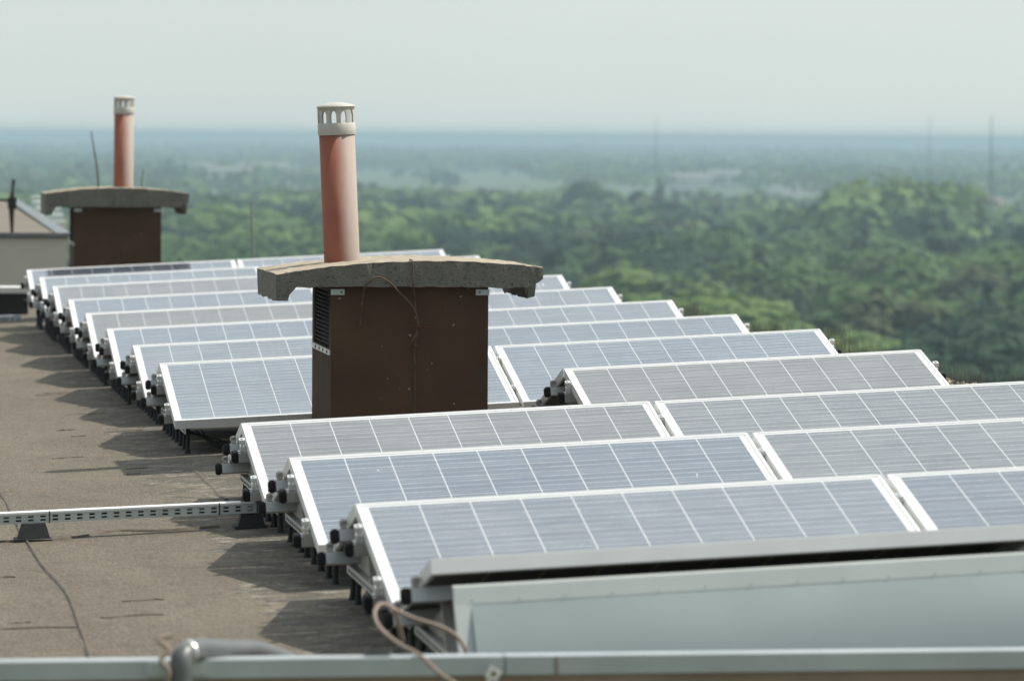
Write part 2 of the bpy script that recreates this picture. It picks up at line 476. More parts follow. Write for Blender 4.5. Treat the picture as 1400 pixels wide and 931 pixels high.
MT['bark'] = simple('bark', (0.09, 0.075, 0.06), 0.9, 0, 0.3, 3)
MT['straw'] = simple("dry_straw", (0.15, 0.145, 0.10), 0.8, 0, 0.35, 5)

t = NT('meadow')
v = t.coord()
n1 = t.noise(v, 0.004, 6, 0.6); n2 = t.noise(v, 0.05, 4); n3 = t.noise(t.coord(scale=(0.6, 1.0, 1)), 0.0011, 5, 0.6)
c = t.ramp(n1, [(0.35, (0.045, 0.075, 0.028)), (0.5, (0.075, 0.115, 0.036)), (0.68, (0.11, 0.12, 0.055))])
c = t.mix(t.math('MULTIPLY', n2, 0.4), c, (0.05, 0.08, 0.03))
c = t.mix(t.math('GREATER_THAN', n3, 0.56), c, (0.16, 0.16, 0.10))
MT['ground'] = t.set(color=c, rough=0.95)

# ------------------------------------------------------------------ roof and ground
SX, SY, Z0 = 0.0522754, 0.0, -0.37
def roofz(x, y): return Z0 + SX * x + SY * y
GZ = -36.0

bm = bmesh.new()
N = 96
ring = [bm.verts.new((40000 * math.cos(2 * math.pi * i / N), 40000 * math.sin(2 * math.pi * i / N) + 0, GZ)) for i in range(N)]
bm.faces.new(ring)
me = bpy.data.meshes.new('ground'); bm.to_mesh(me); bm.free()
me.materials.append(MT['ground'])
tag(link('ground', me), kind='structure')

RX0, RX1, RY0, RY1 = -10.0, 4.25, -3.46, 27.5
rnd = np.random.RandomState(5)
nx, ny = 190, 300
xs = np.concatenate([np.linspace(RX0, -1.6, 40), np.linspace(-1.58, RX1, nx - 40)])
ys = np.linspace(RY0, RY1, ny)
XX, YY = np.meshgrid(xs, ys)
ZZ = roofz(XX, YY)
# soft sags and blisters of an old felt roof
for _ in range(260):
    cx, cyy = rnd.uniform(-2.5, 4.5), rnd.uniform(-3, 26)
    sx_, sy_ = rnd.uniform(.12, .5), rnd.uniform(.08, .3)
    ZZ += rnd.uniform(-.006, .007) * np.exp(-((XX - cx) / sx_) ** 2 - ((YY - cyy) / sy_) ** 2)
V = np.stack([XX, YY, ZZ], -1).reshape(-1, 3)
F = [(j * nx + i, j * nx + i + 1, (j + 1) * nx + i + 1, (j + 1) * nx + i) for j in range(ny - 1) for i in range(nx - 1)]
mb = MB(); mb.add(V.tolist(), F, 0, True)
roof = tag(mb.build('roof', MT['felt']), kind='structure')

def seam(pts, w=0.02, h=0.006, name='roof_seam'):
    """a lapped bitumen joint: a low, wavering ridge lying on the felt"""
    P = spline(pts, 14)
    mb = MB(); vs_, fs = [], []
    for i, p in enumerate(P):
        tt = (P[min(i + 1, len(P) - 1)] - P[max(i - 1, 0)]).normalized()
        n = Vector((-tt.y, tt.x, 0)).normalized()
        ww = w * rnd.uniform(.6, 1.3)
        for a, hh in ((-1, -.004), (-.3, h), (.4, h * .8), (1, -.004)):
            q = Vector((p[0], p[1], 0)) + n * ww * a
            vs_.append((q.x, q.y, roofz(q.x, q.y) + hh + .003))
    for i in range(len(P) - 1):
        for k in range(3): fs.append((i * 4 + k, i * 4 + k + 1, i * 4 + k + 5, i * 4 + k + 4))
    mb.add(vs_, fs, 0, True)
    return tag(mb.build(name, MT['seam']), kind='structure')
# (long lap joint that wanders towards the parapet, a cross lap, and short wrinkles)
seam([(-.95, 9.5), (-.93, 7.6), (-.914, 6.1), (-.90, 4.98), (-.895, 3.9), (-.886, 3.51), (-.865, 2.38), (-.835, 1.72), (-.825, 1.19), (-.83, .51), (-.842, -.6), (-.84, -1.6), (-.85, -3.3)], .009, .005)
seam([(-3.0, .40), (-1.6, .34), (-1.3, .40), (-1.09, .35), (-.95, .33), (-.84, .27)], .007, .003)
seam([(-.016, 6.9), (-.016, 6.6), (-.016, 5.9), (-.019, 5.2), (-.008, 4.95)], .012, .004)
for _ in range(26):
    x, y = rnd.uniform(-1.5, -.05), rnd.uniform(-2.5, 14)
    L = rnd.uniform(.05, .22)
    q_ = L * .12
    seam([(x + L * t_, y + rnd.uniform(-q_, q_)) for t_ in (0, .2, .4, .6, .8, 1)], rnd.uniform(.002, .0045), .0016, 'roof_wrinkle')

# body of the tower block under the roof
mb = MB()
for (x0, x1, y0, y1) in ((RX0, RX1, RY0, RY1),):
    for p, q in (((x0, y0), (x1, y0)), ((x1, y0), (x1, y1)), ((x1, y1), (x0, y1)), ((x0, y1), (x0, y0))):
        mb.add([(p[0], p[1], GZ), (q[0], q[1], GZ), (q[0], q[1], roofz(*q) - .01), (p[0], p[1], roofz(*p) - .01)], [(0, 1, 2, 3)])
bl = empty('apartment_building', (0, 0, GZ))
o = mb.build('wall', MT['plaster'], bl); o.matrix_parent_inverse = Matrix.Translation((0, 0, -GZ))
mb = MB()
for fl in range(11):
    z0 = GZ + 1.0 + fl * 3.1
    for k in range(4): mb.box(RX0 + 1 + k * 3.4, RX0 + 2.6 + k * 3.4, RY0 - .05, RY0 - .003, z0, z0 + 1.4)
    for k in range(8): mb.box(RX1 + .003, RX1 + .05, RY0 + 2 + k * 3.6, RY0 + 3.6 + k * 3.6, z0, z0 + 1.4)
o = mb.build('window', MT['grey'], bl); o.matrix_parent_inverse = Matrix.Translation((0, 0, -GZ)); o['kind'] = 'stuff'
tag(bl, 'tall brown plastered block carrying the flat felt roof with the panels', 'building')

# gravel strip along the roof edge nearest the wood
mb = MB()
for _ in range(5200):
    x, y = rnd.uniform(3.75, 4.24), rnd.uniform(5.5, 26)
    s = rnd.uniform(.008, .018); z = roofz(x, y) + rnd.uniform(.002, .03)
    a = rnd.uniform(0, 6.28)
    c_, s_ = math.cos(a) * s, math.sin(a) * s
    mb.add([(x + c_, y + s_, z), (x - s_, y + c_, z), (x - c_, y - s_, z), (x + s_, y - c_, z), (x, y, z + s * .8), (x, y, z - s * .8)],
           [(0, 1, 4), (1, 2, 4), (2, 3, 4), (3, 0, 4), (1, 0, 5), (2, 1, 5), (3, 2, 5), (0, 3, 5)], 0, True)
tag(mb.build('gravel', MT['gravel']), 'strip of sandy pebbles along the roof edge by the wood', 'gravel', kind='stuff')
mb = MB()
for _ in range(1900):
    y = rnd.uniform(6.5, 19) ; x = rnd.uniform(4.15, 4.24)
    if rnd.rand() > .25 + .75 * abs(math.sin(y * 1.3 + 1)): continue
    h = rnd.uniform(.06, .25) * (0.45 + .6 * abs(math.sin(y * .55 + .6)))
    lx, ly = rnd.uniform(-.4, .4) * h, rnd.uniform(-.4, .4) * h
    w = rnd.uniform(.0005, .0011); z = roofz(x, y)
    b0, b1, b2 = Vector((x, y, z)), Vector((x + lx * .4, y + ly * .4, z + h * .6)), Vector((x + lx, y + ly, z + h))
    mb.add([b0 + Vector((w, 0, 0)), b0 - Vector((w, 0, 0)), b1 - Vector((w * .8, 0, 0)), b1 + Vector((w * .8, 0, 0)), b2], [(0, 1, 2, 3), (3, 2, 4)])
tag(mb.build('dry_grass', MT['straw']), 'wispy dry grass growing along the gravel roof edge', 'dry grass', kind='stuff')

# ------------------------------------------------------------------ solar panels
BETA = math.atan(SX)
TILT = 0.230422
PW, PD, PT = 1.65, 0.991, 0.042
GAPX = 0.02
RIDGE = {0: (-0.022, -2.27, 0.026), 1: (-0.0115, -0.262, 0.0165), 2: (-0.0151, 1.9734, 0.0078), 3: (-0.0149, 4.1080, 0.0010), 4: (-0.0339, 6.4667, 0.0157),
         5: (-0.0527, 8.6926, 0.0203), 6: (-0.0529, 10.9809, 0.0074), 7: (-0.0979, 12.8230, 0.0210), 8: (-0.1224, 14.9222, 0.0315),
         9: (-0.1388, 16.9820, 0.0458), 10: (-0.1554, 19.1276, 0.0654), 11: (-0.1761, 21.0323, 0.0710), 12: (-0.1974, 23.1070, 0.0676)}
ex = Vector((math.cos(BETA), 0, math.sin(BETA)))
def frame_mat(origin, front):
    s = Vector((0, math.cos(TILT), math.sin(TILT) if front else -math.sin(TILT)))
    s = (s - ex * s.dot(ex)).normalized()
    z = ex.cross(s).normalized()
    m = Matrix.Identity(4)
    for i in range(3):
        m[i][0], m[i][1], m[i][2], m[i][3] = ex[i], s[i], z[i], origin[i]
    return m

# panel meshes: local x along row, y up (front) or down (rear) the slope, top of frame at z=0
LIP = 0.012
mb = MB()
mb.bbox(0, PW, 0, LIP, -PT, 0, .0015); mb.bbox(0, PW, PD - LIP, PD, -PT, 0, .0015)
mb.bbox(0, LIP, LIP, PD - LIP, -PT, -.0004, .0012); mb.bbox(PW - LIP, PW, LIP, PD - LIP, -PT, -.0004, .0012)
mb.box(LIP, PW - LIP, LIP, LIP + .02, -PT, -PT + .002); mb.box(LIP, PW - LIP, PD - LIP - .02, PD - LIP, -PT, -PT + .002)
FRAME = mb.mesh('panel_frame', MT['alu'])
mb = MB()
x0, x1, y0, y1 = LIP, PW - LIP, LIP, PD - LIP
mb.add([(x0, y0, -.003), (x1, y0, -.003), (x1, y1, -.003), (x0, y1, -.003)], [(0, 1, 2, 3)], 0)
mb.add([(x0, y0, -.009), (x0, y1, -.009), (x1, y1, -.009), (x1, y0, -.009)], [(0, 1, 2, 3)], 1)
CELLS = mb.mesh('cell_sheet', [MT['cells'], MT['back']])
uvl = CELLS.uv_layers.new(name='cells')
cu, cv = (PW - 2 * 0.034) / 10, (PD - 2 * 0.028) / 6
for lp in CELLS.loops:
    co = CELLS.vertices[lp.vertex_index].co
    uvl.data[lp.index].uv = ((co.x - 0.034) / cu, (co.y - 0.028) / cv)
mb = MB(); mb.bbox(PW / 2 - .06, PW / 2 + .06, PD * .8, PD * .8 + .1, -.034, -.0095, .003)
JBOX = mb.mesh('junction_box', MT['cap'])
mb = MB()
for cx in (0.3, 1.25): mb.box(cx - .02, cx + .02, .25, .75, -.0392, -.0095)

def solar_panel(row, origin, front, label, tint, group):
    root = empty('solar_panel', mat=frame_mat(origin, front))
    link('frame', FRAME, root)
    c = link('cell_sheet', CELLS, root); c['tint'] = tint; c['dust'] = DUST.get((row, origin[0] > .8), 1.0)
    if not front or row in (4,): link('junction_box', JBOX, root)
    tag(root, label, 'solar panel', group)
    return root

ROWNAME = {0: 'the cut-off nearest row with the metal shield', 1: 'the first full row behind the metal shield', 2: 'the second full row from the parapet',
           3: 'the third row, just before the near chimney', 4: 'the short row beside the near chimney', 5: 'the first row behind the near chimney',
           6: 'the second row behind the near chimney', 7: 'the third row behind the near chimney', 8: 'the fourth row behind the near chimney',
           9: 'the fifth row behind the near chimney', 10: 'the sixth row behind the near chimney', 11: 'the last row but one',
           12: 'the very last row, at the far chimney'}
TINT = {1: (.25, .12), 2: (.05, .55), 3: (.8, .6), 4: (0, .85), 5: (.12, .05), 6: (.3, .15), 7: (.1, .3), 8: (.9, .35), 9: (.15, .3), 10: (.75, .5), 11: (.2, .3), 12: (.1, .2)}
def tword(tt): return 'bluish' if tt < .2 else ('blue-grey' if tt < .45 else ('grey' if tt < .7 else 'brownish grey'))
PAN = {}
DUST = {(2, False): .55, (2, True): 1.1, (1, True): .75, (1, False): 1.15, (3, False): 1.0, (5, True): .9, (6, True): .6, (7, False): .7, (12, False): .35, (11, False): .8, (9, False): .65}
HX = PW + GAPX
for k, rg in RIDGE.items():
    rg = Vector(rg)
    for j in (0, 1):
        if k == 4 and j == 0: continue
        endw = 'open-roof end' if j == 0 else 'wood-side end'
        if k > 0:
            m = frame_mat((0, 0, 0), True)
            org = rg + ex * (HX * j) - m.to_3x3() @ Vector((0, PD, 0))
            tt = TINT[k][j]
            where = ('at the %s of %s' % (endw, ROWNAME[k])) if k != 4 else 'of ' + ROWNAME[4]
            PAN[k, j] = solar_panel(k, org, True, '%s panel %s' % (tword(tt), where), tt, 'solar panels facing the camera')
        if (j == 0 or k in (0, 4)) and k != 12:
            m = frame_mat((0, 0, 0), False)
            org = rg + ex * (HX * j) + Vector((0, .035, 0))
            if k == 0: org = rg + ex * (HX * j)
            where = ('at the %s of %s' % (endw, ROWNAME[k])) if k != 4 else 'of ' + ROWNAME[4]
            PAN[k, j, 'r'] = solar_panel(k, org, False, 'panel sloping away %s' % where, .2, 'solar panels sloping away from the camera')

def dropping(panel, x, y, n=7, s=.02):
    mb = MB()
    px, py = x, y
    for i in range(n):
        r_ = s * rnd.uniform(.2, .6)
        cx, cyy = px + rnd.uniform(-s, s) * .6, py - i * s * .9
        pts = [(cx + r_ * math.cos(a) * rnd.uniform(.5, .8), cyy + r_ * math.sin(a) * rnd.uniform(.8, 1.3)) for a in np.linspace(0, 6.28, 9)[:-1]]
        mb.prism(pts, 'z', -.003, -.0022 + i * .00006)
    return mb.build('bird_dropping', MT['dropping'], panel)
dropping(PAN[2, 0], 1.0, .40, 6, .018); dropping(PAN[2, 0], 1.38, .55, 4, .014); dropping(PAN[2, 0], .29, .80, 2, .012); dropping(PAN[9, 1], 1.49, .8, 5, .02)

# ------------------------------------------------------------------ racks under the rows
V0, V1, ZO, OV = 0.224 , 0.731, 0.072, 0.026
RH = 0.042
def rack(k):
    """rails with end caps, clamps, support plates, base angles and posts under one tent of panels"""
    rg = Vector(RIDGE[k]); xa = HX if k == 4 else 0.0
    xb = 2 * HX - GAPX
    root = empty('mounting_rack', mat=Matrix.Translation(rg + ex * xa + Vector((0, 0, -.36))))
    inv = root.matrix_world.inverted()
    def put(mb, name, mat, par=root):
        o = mb.build(name, mat, par)           # built in world space: a rail already carries the inverse
        if par is root: o.matrix_parent_inverse = inv
        return o
    mf = frame_mat((0, 0, 0), True).to_3x3(); mr_ = frame_mat((0, 0, 0), False).to_3x3()
    sides = [(-1, mr_)] if k == 0 else ([(+1, mf)] if k == 12 else [(+1, mf), (-1, mr_)])
    for sd, mm in sides:
        for vpos in (V0, V1):
            # rail frame: centre line position
            base = rg + (Vector((0, .035, 0)) if (sd < 0 and k > 0) else Vector((0, 0, 0)))
            ctr = base + mm @ Vector((0, -vpos * PD if sd > 0 else vpos * PD, -ZO + .004))
            T = Matrix.Translation(ctr) @ mm.to_4x4()
            h = RH / 2
            mb = MB(); mb.box(xa - OV - .008, xb + OV + .008, -h, h, -h * .9, h * .9, 0, T)
            mb.box(xa - OV - .008, xb + OV + .008, -.006, .006, h * .9, h * .9 + .004, 0, T)
            rail = put(mb, 'rail', MT['rail'])
            mb = MB()
            for e0, e1 in ((xa - OV - .035, xa - OV - .008), (xb + OV + .008, xb + OV + .035)):
                bmx = bmesh.new(); bmesh.ops.create_cube(bmx, size=1)
                for vtx in bmx.verts: vtx.co = Vector((e0 + (vtx.co.x + .5) * (e1 - e0), vtx.co.y * RH * 1.12, vtx.co.z * RH * 1.02))
                bmesh.ops.bevel(bmx, geom=bmx.edges[:], offset=.005, segments=2, affect='EDGES')
                bmx.verts.index_update()
                mb.add([tuple(T @ vtx.co) for vtx in bmx.verts], [[q.index for q in f_.verts] for f_ in bmx.faces], 0, False)
                bmx.free()
                put(mb, 'end_cap', MT['cap'], rail); mb = MB()
            clampx = [xa - .017, xb + .017] + ([HX - GAPX / 2] if k != 4 else [])
            for cxx in clampx:
                mb = MB()
                wdt = .009 if cxx != HX - GAPX / 2 else .008
                mb.box(cxx - wdt, cxx + wdt, -.016, .016, h * .9 + .003, ZO - .028, 0, T)
                zt = ZO if sd > 0 or cxx == HX - GAPX / 2 else ZO - .022
                mb.box(cxx - wdt * 1.3, cxx + wdt * 1.3, -.016, .016, zt - .016, zt - .001, 0, T)
                mb.tube([T @ Vector((cxx, 0, zt - .03)), T @ Vector((cxx, 0, zt + .004))], .006, 6)
                put(mb, 'clamp', MT['bolt'] if sd > 0 else MT['plate'], rail)
    # support plates (sheet webs), base angles and posts
    for xp in ([xa + .09, xa + HX - .1] if k == 4 else [.09, HX - .02, xb - .1]):
        o3 = rg + ex * xp
        def S(y, z): return (o3.y + y, o3.z + z)
        zb = -.272
        mb = MB()
        if k == 0: web = [(.04, -.10), (.235, -.135), (.80, -.262), (.70, zb + .004), (.05, zb + .004)]
        elif k == 12: web = [(-.80, -.262), (-.20, -.132), (-.02, -.11), (-.04, zb + .004), (-.70, zb + .004)]
        else: web = [(-.80, -.262), (-.20, -.132), (-.10, -.118), (.135, -.118), (.235, -.132), (.83, -.262), (.72, zb + .004), (-.69, zb + .004)]
        mb.prism([S(*p) for p in web], 'x', o3.x, o3.x + .003)
        for sg in ((-1, 1) if k not in (0, 12) else ((1,) if k == 0 else (-1,))):   # folded stiffening flanges
            off_ = .035 if sg > 0 else 0
            mb.prism([S(off_ + sg * p[0], p[1]) for p in [(.215, -.14), (.20, -.14), (.07, zb + .01), (.085, zb + .01)]], 'x', o3.x - .03, o3.x - .0005)
        put(mb, 'support_plate', MT['plate'])
        mb = MB()
        ya, yb = (-.86 if k > 0 else -.02), (.94 if k < 12 else .1)
        mb.prism([(o3.x - .02, o3.z + zb - .030), (o3.x - .017, o3.z + zb - .030), (o3.x - .017, o3.z + zb - .003), (o3.x + .04, o3.z + zb - .003), (o3.x + .04, o3.z + zb), (o3.x - .02, o3.z + zb)], 'y', o3.y + ya, o3.y + yb)
        ang = put(mb, 'base_angle', MT['rail'])
        mb = MB()
        for yy in np.arange(ya + .05, yb - .03, .075):
            mb.box(o3.x - .0215, o3.x - .0198, o3.y + yy, o3.y + yy + .03, o3.z + zb - .022, o3.z + zb - .012)
        put(mb, 'slot', MT['cap'], ang)['kind'] = 'stuff'
        for yy in ([-.80, -.55, -.3, -.05, .2, .45, .70, .90] if 0 < k < 12 else ([.05, .3, .6, .9] if k == 0 else [-.8, -.55, -.3, -.05])):
            mb = MB()
            X_, Y_ = o3.x - .004, o3.y + yy + rnd.uniform(-.03, .03)
            zr_ = roofz(X_, Y_)
            mb.tube([(X_, Y_, zr_ - .004), (X_, Y_, zr_ + .006), (X_, Y_, zr_ + .02), (X_ + .003, Y_, o3.z + zb - .002)], [.018, .013, .0095, .0095], 8)
            put(mb, 'post', MT['rubber'])
    tag(root, 'aluminium rack with black rail caps under %s' % ROWNAME[k], 'mounting rack', 'mounting racks under the panel rows')
    return root
for k in RIDGE: rack(k)

# the sheet-metal wind shield closing the cut-off row
rg = Vector(RIDGE[0])
sh = empty('wind_shield', loc=(rg.x, rg.y - .2, rg.z - .4))
inv = sh.matrix_world.inverted()
L = 2 * HX - GAPX
def Q(x, y, z): return (rg.x + x, rg.y + y, rg.z + z + SX * x)
mb = MB()
xl, xr = .098, L
vs_, fs, nn = [], [], 10
for i in range(nn + 1):          # the sheet bellies out a little
    t_ = i / nn
    y_ = -.103 - .137 * t_ - .022 * math.sin(math.pi * t_); z_ = -.114 - .271 * t_
    for j in range(13):
        x_ = xl + .012 * t_ + (xr - xl - .012 * t_) * j / 12
        vs_.append(Q(x_, y_ + .003 * math.sin(j * 1.9 + 2 * t_) * math.sin(math.pi * t_), z_))
fs = [(i * 13 + j, (i + 1) * 13 + j, (i + 1) * 13 + j + 1, i * 13 + j + 1) for i in range(nn) for j in range(12)]
mb.add(vs_, fs, 0, True)
o = mb.build('sheet', MT['zinc'], sh); o.matrix_parent_inverse = inv
mb = MB()
# folded rim: along the top and down the open-roof side
rx = xl - .045
mb.add([Q(rx, -.088, -.072), Q(xr, -.088, -.072), Q(xr, -.106, -.116), Q(rx, -.106, -.116)], [(0, 3, 2, 1)])
mb.add([Q(rx, -.088, -.072), Q(xr, -.088, -.072), Q(xr, -.05, -.069), Q(rx, -.05, -.069)], [(0, 1, 2, 3)])
mb.add([Q(rx, -.106, -.116), Q(xl + .002, -.106, -.116), Q(xl + .014, -.247, -.385), Q(rx + .014, -.247, -.385)], [(0, 3, 2, 1)])
mb.add([Q(rx, -.106, -.116), Q(rx, -.088, -.072), Q(rx, -.05, -.072), Q(rx + .014, -.16, -.385), Q(rx + .014, -.247, -.385)], [(0, 4, 3, 2, 1)])
o = mb.build('folded_rim', MT['rim'], sh); o.matrix_parent_inverse = inv
for i in range(13):
    mb = MB(); x = .1 + i * .125
    p = Vector(Q(x, -.1055, -.108)); mb.tube([p, p + Vector((0, -.002, -.0004))], .0022, 6)
    o = mb.build('rivet', MT['grey'], sh); o.matrix_parent_inverse = inv
tag(sh, 'long pale zinc wind shield sheet standing along the parapet', 'wind shield')

# ------------------------------------------------------------------ chimneys
def chimney(cx, yf, w, dp, ztop, zb, slab, pipe, label, plabel, broken, seed):
    """cx centre, yf front face, slab=(x0,x1,zl,zm,zr) and pipe=(x,lean,z0,z1,r)"""
    rr = np.random.RandomState(seed)
    root = empty('chimney', loc=(cx, yf + dp / 2, zb))
    inv = root.matrix_world.inverted()
    def put(mb, name, mat, par=root):
        o = mb.build(name, mat, par); o.matrix_parent_inverse = inv; return o
    x0, x1, y0, y1 = cx - w / 2, cx + w / 2, yf, yf + dp
    mb = MB()
    lz0 = ztop - .285
    # stack with a louvre opening in the open-roof side
    mb.box(x0, x1, y0, y1, zb - .05, lz0)
    mb.box(x0 + .03, x1, y0 + .002, y1 - .002, lz0, ztop - .02)
    mb.box(x0, x0 + .028, y0, y0 + .10, lz0, ztop); mb.box(x0, x0 + .028, y1 - .10, y1, lz0, ztop)
    mb.box(x0 + .028, x1, y0, y0 + .0018, lz0, ztop); 
    mb.box(x0, x0 + .0295, y0 + .1, y1 - .1, ztop - .022, ztop)
    put(mb, 'stack', MT['brown'])
    mb = MB()
    for i in range(14):
        z = lz0 + .010 + i * .0188
        T = Matrix.Translation((x0 + .014, 0, z)) @ Matrix.Rotation(R(38), 4, 'Y')
        mb.box(-.013, .013, y0 + .101, y1 - .101, -.0012, .0012, 0, T)
    put(mb, 'louvre', MT['tar'])
    mb = MB(); mb.box(x0 - .008, x0 - .0005, y0 + .02, y1 - .05, lz0 - .028, lz0 - .004)
    for i in range(4): mb.tube([(x0 - .012, y0 + .1 + i * .18, lz0 - .016), (x0 - .007, y0 + .1 + i * .18, lz0 - .016)], .007, 8, 1)
    put(mb, 'sill_strip', [MT['bolt'], MT['rust']])
    for xx in (x0 - .002, x1 - .058):
        mb = MB(); mb.box(xx, xx + .062, y0 - .008, y0 - .001, ztop - .038, ztop - .012)
        mb.tube([(xx + .048 if xx < cx else xx + .016, y0 - .008, ztop - .025), (xx + .048 if xx < cx else xx + .016, y0 - .013, ztop - .025)], .006, 8, 1)
        put(mb, 'bracket', [MT['tray'], MT['grey']])
    # concrete cover slab: arched top, lips turned down at both ends
    sx0, sx1, zl, zm, zr = slab
    sy0, sy1 = yf - .07, yf + dp + .05
    ny_, nxs = 16, 46
    xsv = np.sort(np.concatenate([np.linspace(sx0, sx1, nxs - 6), [sx0 + .049, sx0 + .0505, sx0 + .0845, sx1 - .0405, sx1 - .0395, sx1 - .0745]]))
    def ztop_(x):
        tt = (x - sx0) / (sx1 - sx0)
        return zl * (1 - tt) + zr * tt + (zm - (zl + zr) / 2) * (1 - (2 * tt - 1) ** 2)
    lipL, lipR = sx0 + .085, sx1 - .075
    def zbot_(x, tv):
        zb_ = ztop + .001
        if x < lipL:
            q = max(0, min(1, (lipL - x) / .035)); zb_ = ztop - q * .062
        if x > lipR:
            q = max(0, min(1, (x - lipR) / .035))
            if broken: q *= 1.0 if tv > .22 else 0.0
            zb_ = ztop - q * .055
            if broken and tv <= .22: zb_ = ztop + .0 + max(0, (x - lipR)) * .55
        return zb_
    top, bot = [], []
    for j in range(ny_):
        tv = j / (ny_ - 1)
        for i, x in enumerate(xsv):
            y = sy0 + (sy1 - sy0) * tv
            e_ = 1 if i in (0, nxs - 1) or j in (0, ny_ - 1) else .35
            top.append((x + rr.uniform(-.003, .003) * e_, y + rr.uniform(-.0035, .0035) * e_, ztop_(x) + rr.uniform(-.0022, .0022)))
            bot.append((x + rr.uniform(-.003, .003) * e_, y + rr.uniform(-.004, .004) * e_, zbot_(x, tv) + rr.uniform(-.008, .005) * (1 if not (x0 - .02 < x < x1 + .02) else .3)))
    n = len(top); fs = []
    for j in range(ny_ - 1):
        for i in range(nxs - 1):
            a = j * nxs + i
            fs.append((a, a + 1, a + 1 + nxs, a + nxs)); fs.append((n + a, n + a + nxs, n + a + 1 + nxs, n + a + 1))
    def side(a, b): fs.append((a, n + a, n + b, b))
    for i in range(nxs - 1):
        side(i, i + 1); side((ny_ - 1) * nxs + i + 1, (ny_ - 1) * nxs + i)
    for j in range(ny_ - 1):
        side((j + 1) * nxs, j * nxs); side(j * nxs + nxs - 1, (j + 1) * nxs + nxs - 1)
    mb = MB(); mb.add(top + bot, fs)
    put(mb, 'cover_slab', MT['concrete'])
    tag(root, label, 'chimney', 'chimneys on the roof')
    # vent pipe with its slotted cap
    px, lean, z0, z1, r_ = pipe
    py = yf + .50
    pr = empty('vent_pipe', mat=Matrix.Translation((px, py, z0)) @ Matrix.Rotation(lean, 4, 'Y'))
    H = z1 - z0
    mb = MB(); mb.lathe([(r_, -.06), (r_, H), (r_ - .006, H), (r_ - .006, -.06)], n=40)
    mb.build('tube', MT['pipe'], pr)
    cpm = MB()
    rc = r_ + .004
    cpm.lathe([(rc, -.008), (rc + .001, -.006), (rc + .001, .038), (rc - .002, .042), (rc - .010, .042), (rc - .010, -.008), (rc, -.008)], n=40)
    for i in range(11):
        a = 2 * math.pi * (i + .3) / 11
        wd = .44 * 2 * math.pi / 11
        ring_ = []
        seg = [a - wd / 2, a - wd / 4, a, a + wd / 4, a + wd / 2]
        for zz in (.040, .098):
            for rad in (rc - .001, rc - .009):
                for q in seg: ring_.append((rad * math.cos(q), rad * math.sin(q), zz))
        m5 = 5; fs = []
        for q in range(4):
            fs.append((q, q + 1, 2 * m5 + q + 1, 2 * m5 + q)); fs.append((m5 + q + 1, m5 + q, 3 * m5 + q, 3 * m5 + q + 1))
        fs += [(0, 2 * m5, 3 * m5, m5), (4, m5 + 4, 3 * m5 + 4, 2 * m5 + 4)]
        cpm.add(ring_, fs)
    # slot heads (rounded) and the domed lid
    cpm.lathe([(rc - .009, .092), (rc - .001, .092), (rc - .001, .108), (rc + .004, .109), (rc + .003, .113), (rc * .75, .122), (rc * .4, .128), (.001, .130), (.001, .108), (rc - .009, .106), (rc - .009, .092)], n=40)
    for i in range(11):
        a = 2 * math.pi * (i + .8) / 11
        for sg in (-1, 1):
            pts = []
            for rad in (rc - .001, rc - .009):
                for (da, zz) in ((.56 * math.pi / 11 * sg, .094), (.56 * math.pi / 11 * sg, .076), (.36 * math.pi / 11 * sg, .088), (.12 * math.pi / 11 * sg, .094)):
                    pts.append((rad * math.cos(a + da), rad * math.sin(a + da), zz))
            cpm.add(pts, [(0, 1, 2, 3), (7, 6, 5, 4), (1, 5, 6, 2), (2, 6, 7, 3)])
    co = cpm.build('vent_cap', MT['ventcap'], pr); co.location = (0, 0, H); co.scale = (1, 1, 1.1)
    tag(pr, plabel, 'vent pipe', 'terracotta vent pipes on the chimneys')
    return root

chimney(.9645, 6.75, .721, .90, .463, -.335, (.347, 1.570, .519, .580, .553), (.7025, -.045, .580, 1.160, .0832),
        'near brown chimney with thick pitted concrete cover slab and hanging wire', 'sharp terracotta vent pipe standing on the near chimney slab', True, 3)
chimney(.5685, 23.98, .703, .85, .553, -.34, (-.022, 1.140, .661, .710, .668), (.6415, .005, .70, 1.318, .0805),
        'far brown chimney with sandy-topped concrete cover beyond the last panel row', 'blurred terracotta vent pipe standing on the far chimney slab', True, 8)

# wires hanging on the near chimney
mb = MB()
mb.tube(spline([(.966, 6.78, .585), (.966, 6.675, .582), (.968, 6.662, .54), (.970, 6.665, .48), (.977, 6.70, .44), (.992, 6.715, .31), (.996, 6.72, .25), (.986, 6.735, .2), (.988, 6.738, .06), (.987, 6.738, -.12)], 6), .0036, 6)
tag(mb.build('hanging_wire', MT['wire']), 'rusty wire hanging straight down the front of the near chimney', 'wire')
mb = MB()
mb.tube(spline([(.736, 6.735, .282), (.742, 6.70, .405), (.755, 6.665, .471), (.805, 6.655, .508), (.855, 6.66, .488), (.915, 6.68, .432), (.973, 6.70, .372), (.996, 6.70, .305), (.990, 6.71, .255), (.957, 6.73, .189)], 6), .0042, 6)
tag(mb.build('wire_loop', MT['wire']), 'loose rusty wire arching in a loop over the near chimney front', 'wire')
mb = MB(); mb.tube([(1.008, 6.748, .281), (1.008, 6.70, .281), (1.06, 6.705, .279)], .0035, 6); mb.tube([(.96, 6.70, .284), (1.008, 6.70, .281)], .0035, 6)
tag(mb.build('wall_hook', MT['rust']), 'small rusty hook on the near chimney holding the wire', 'hook')

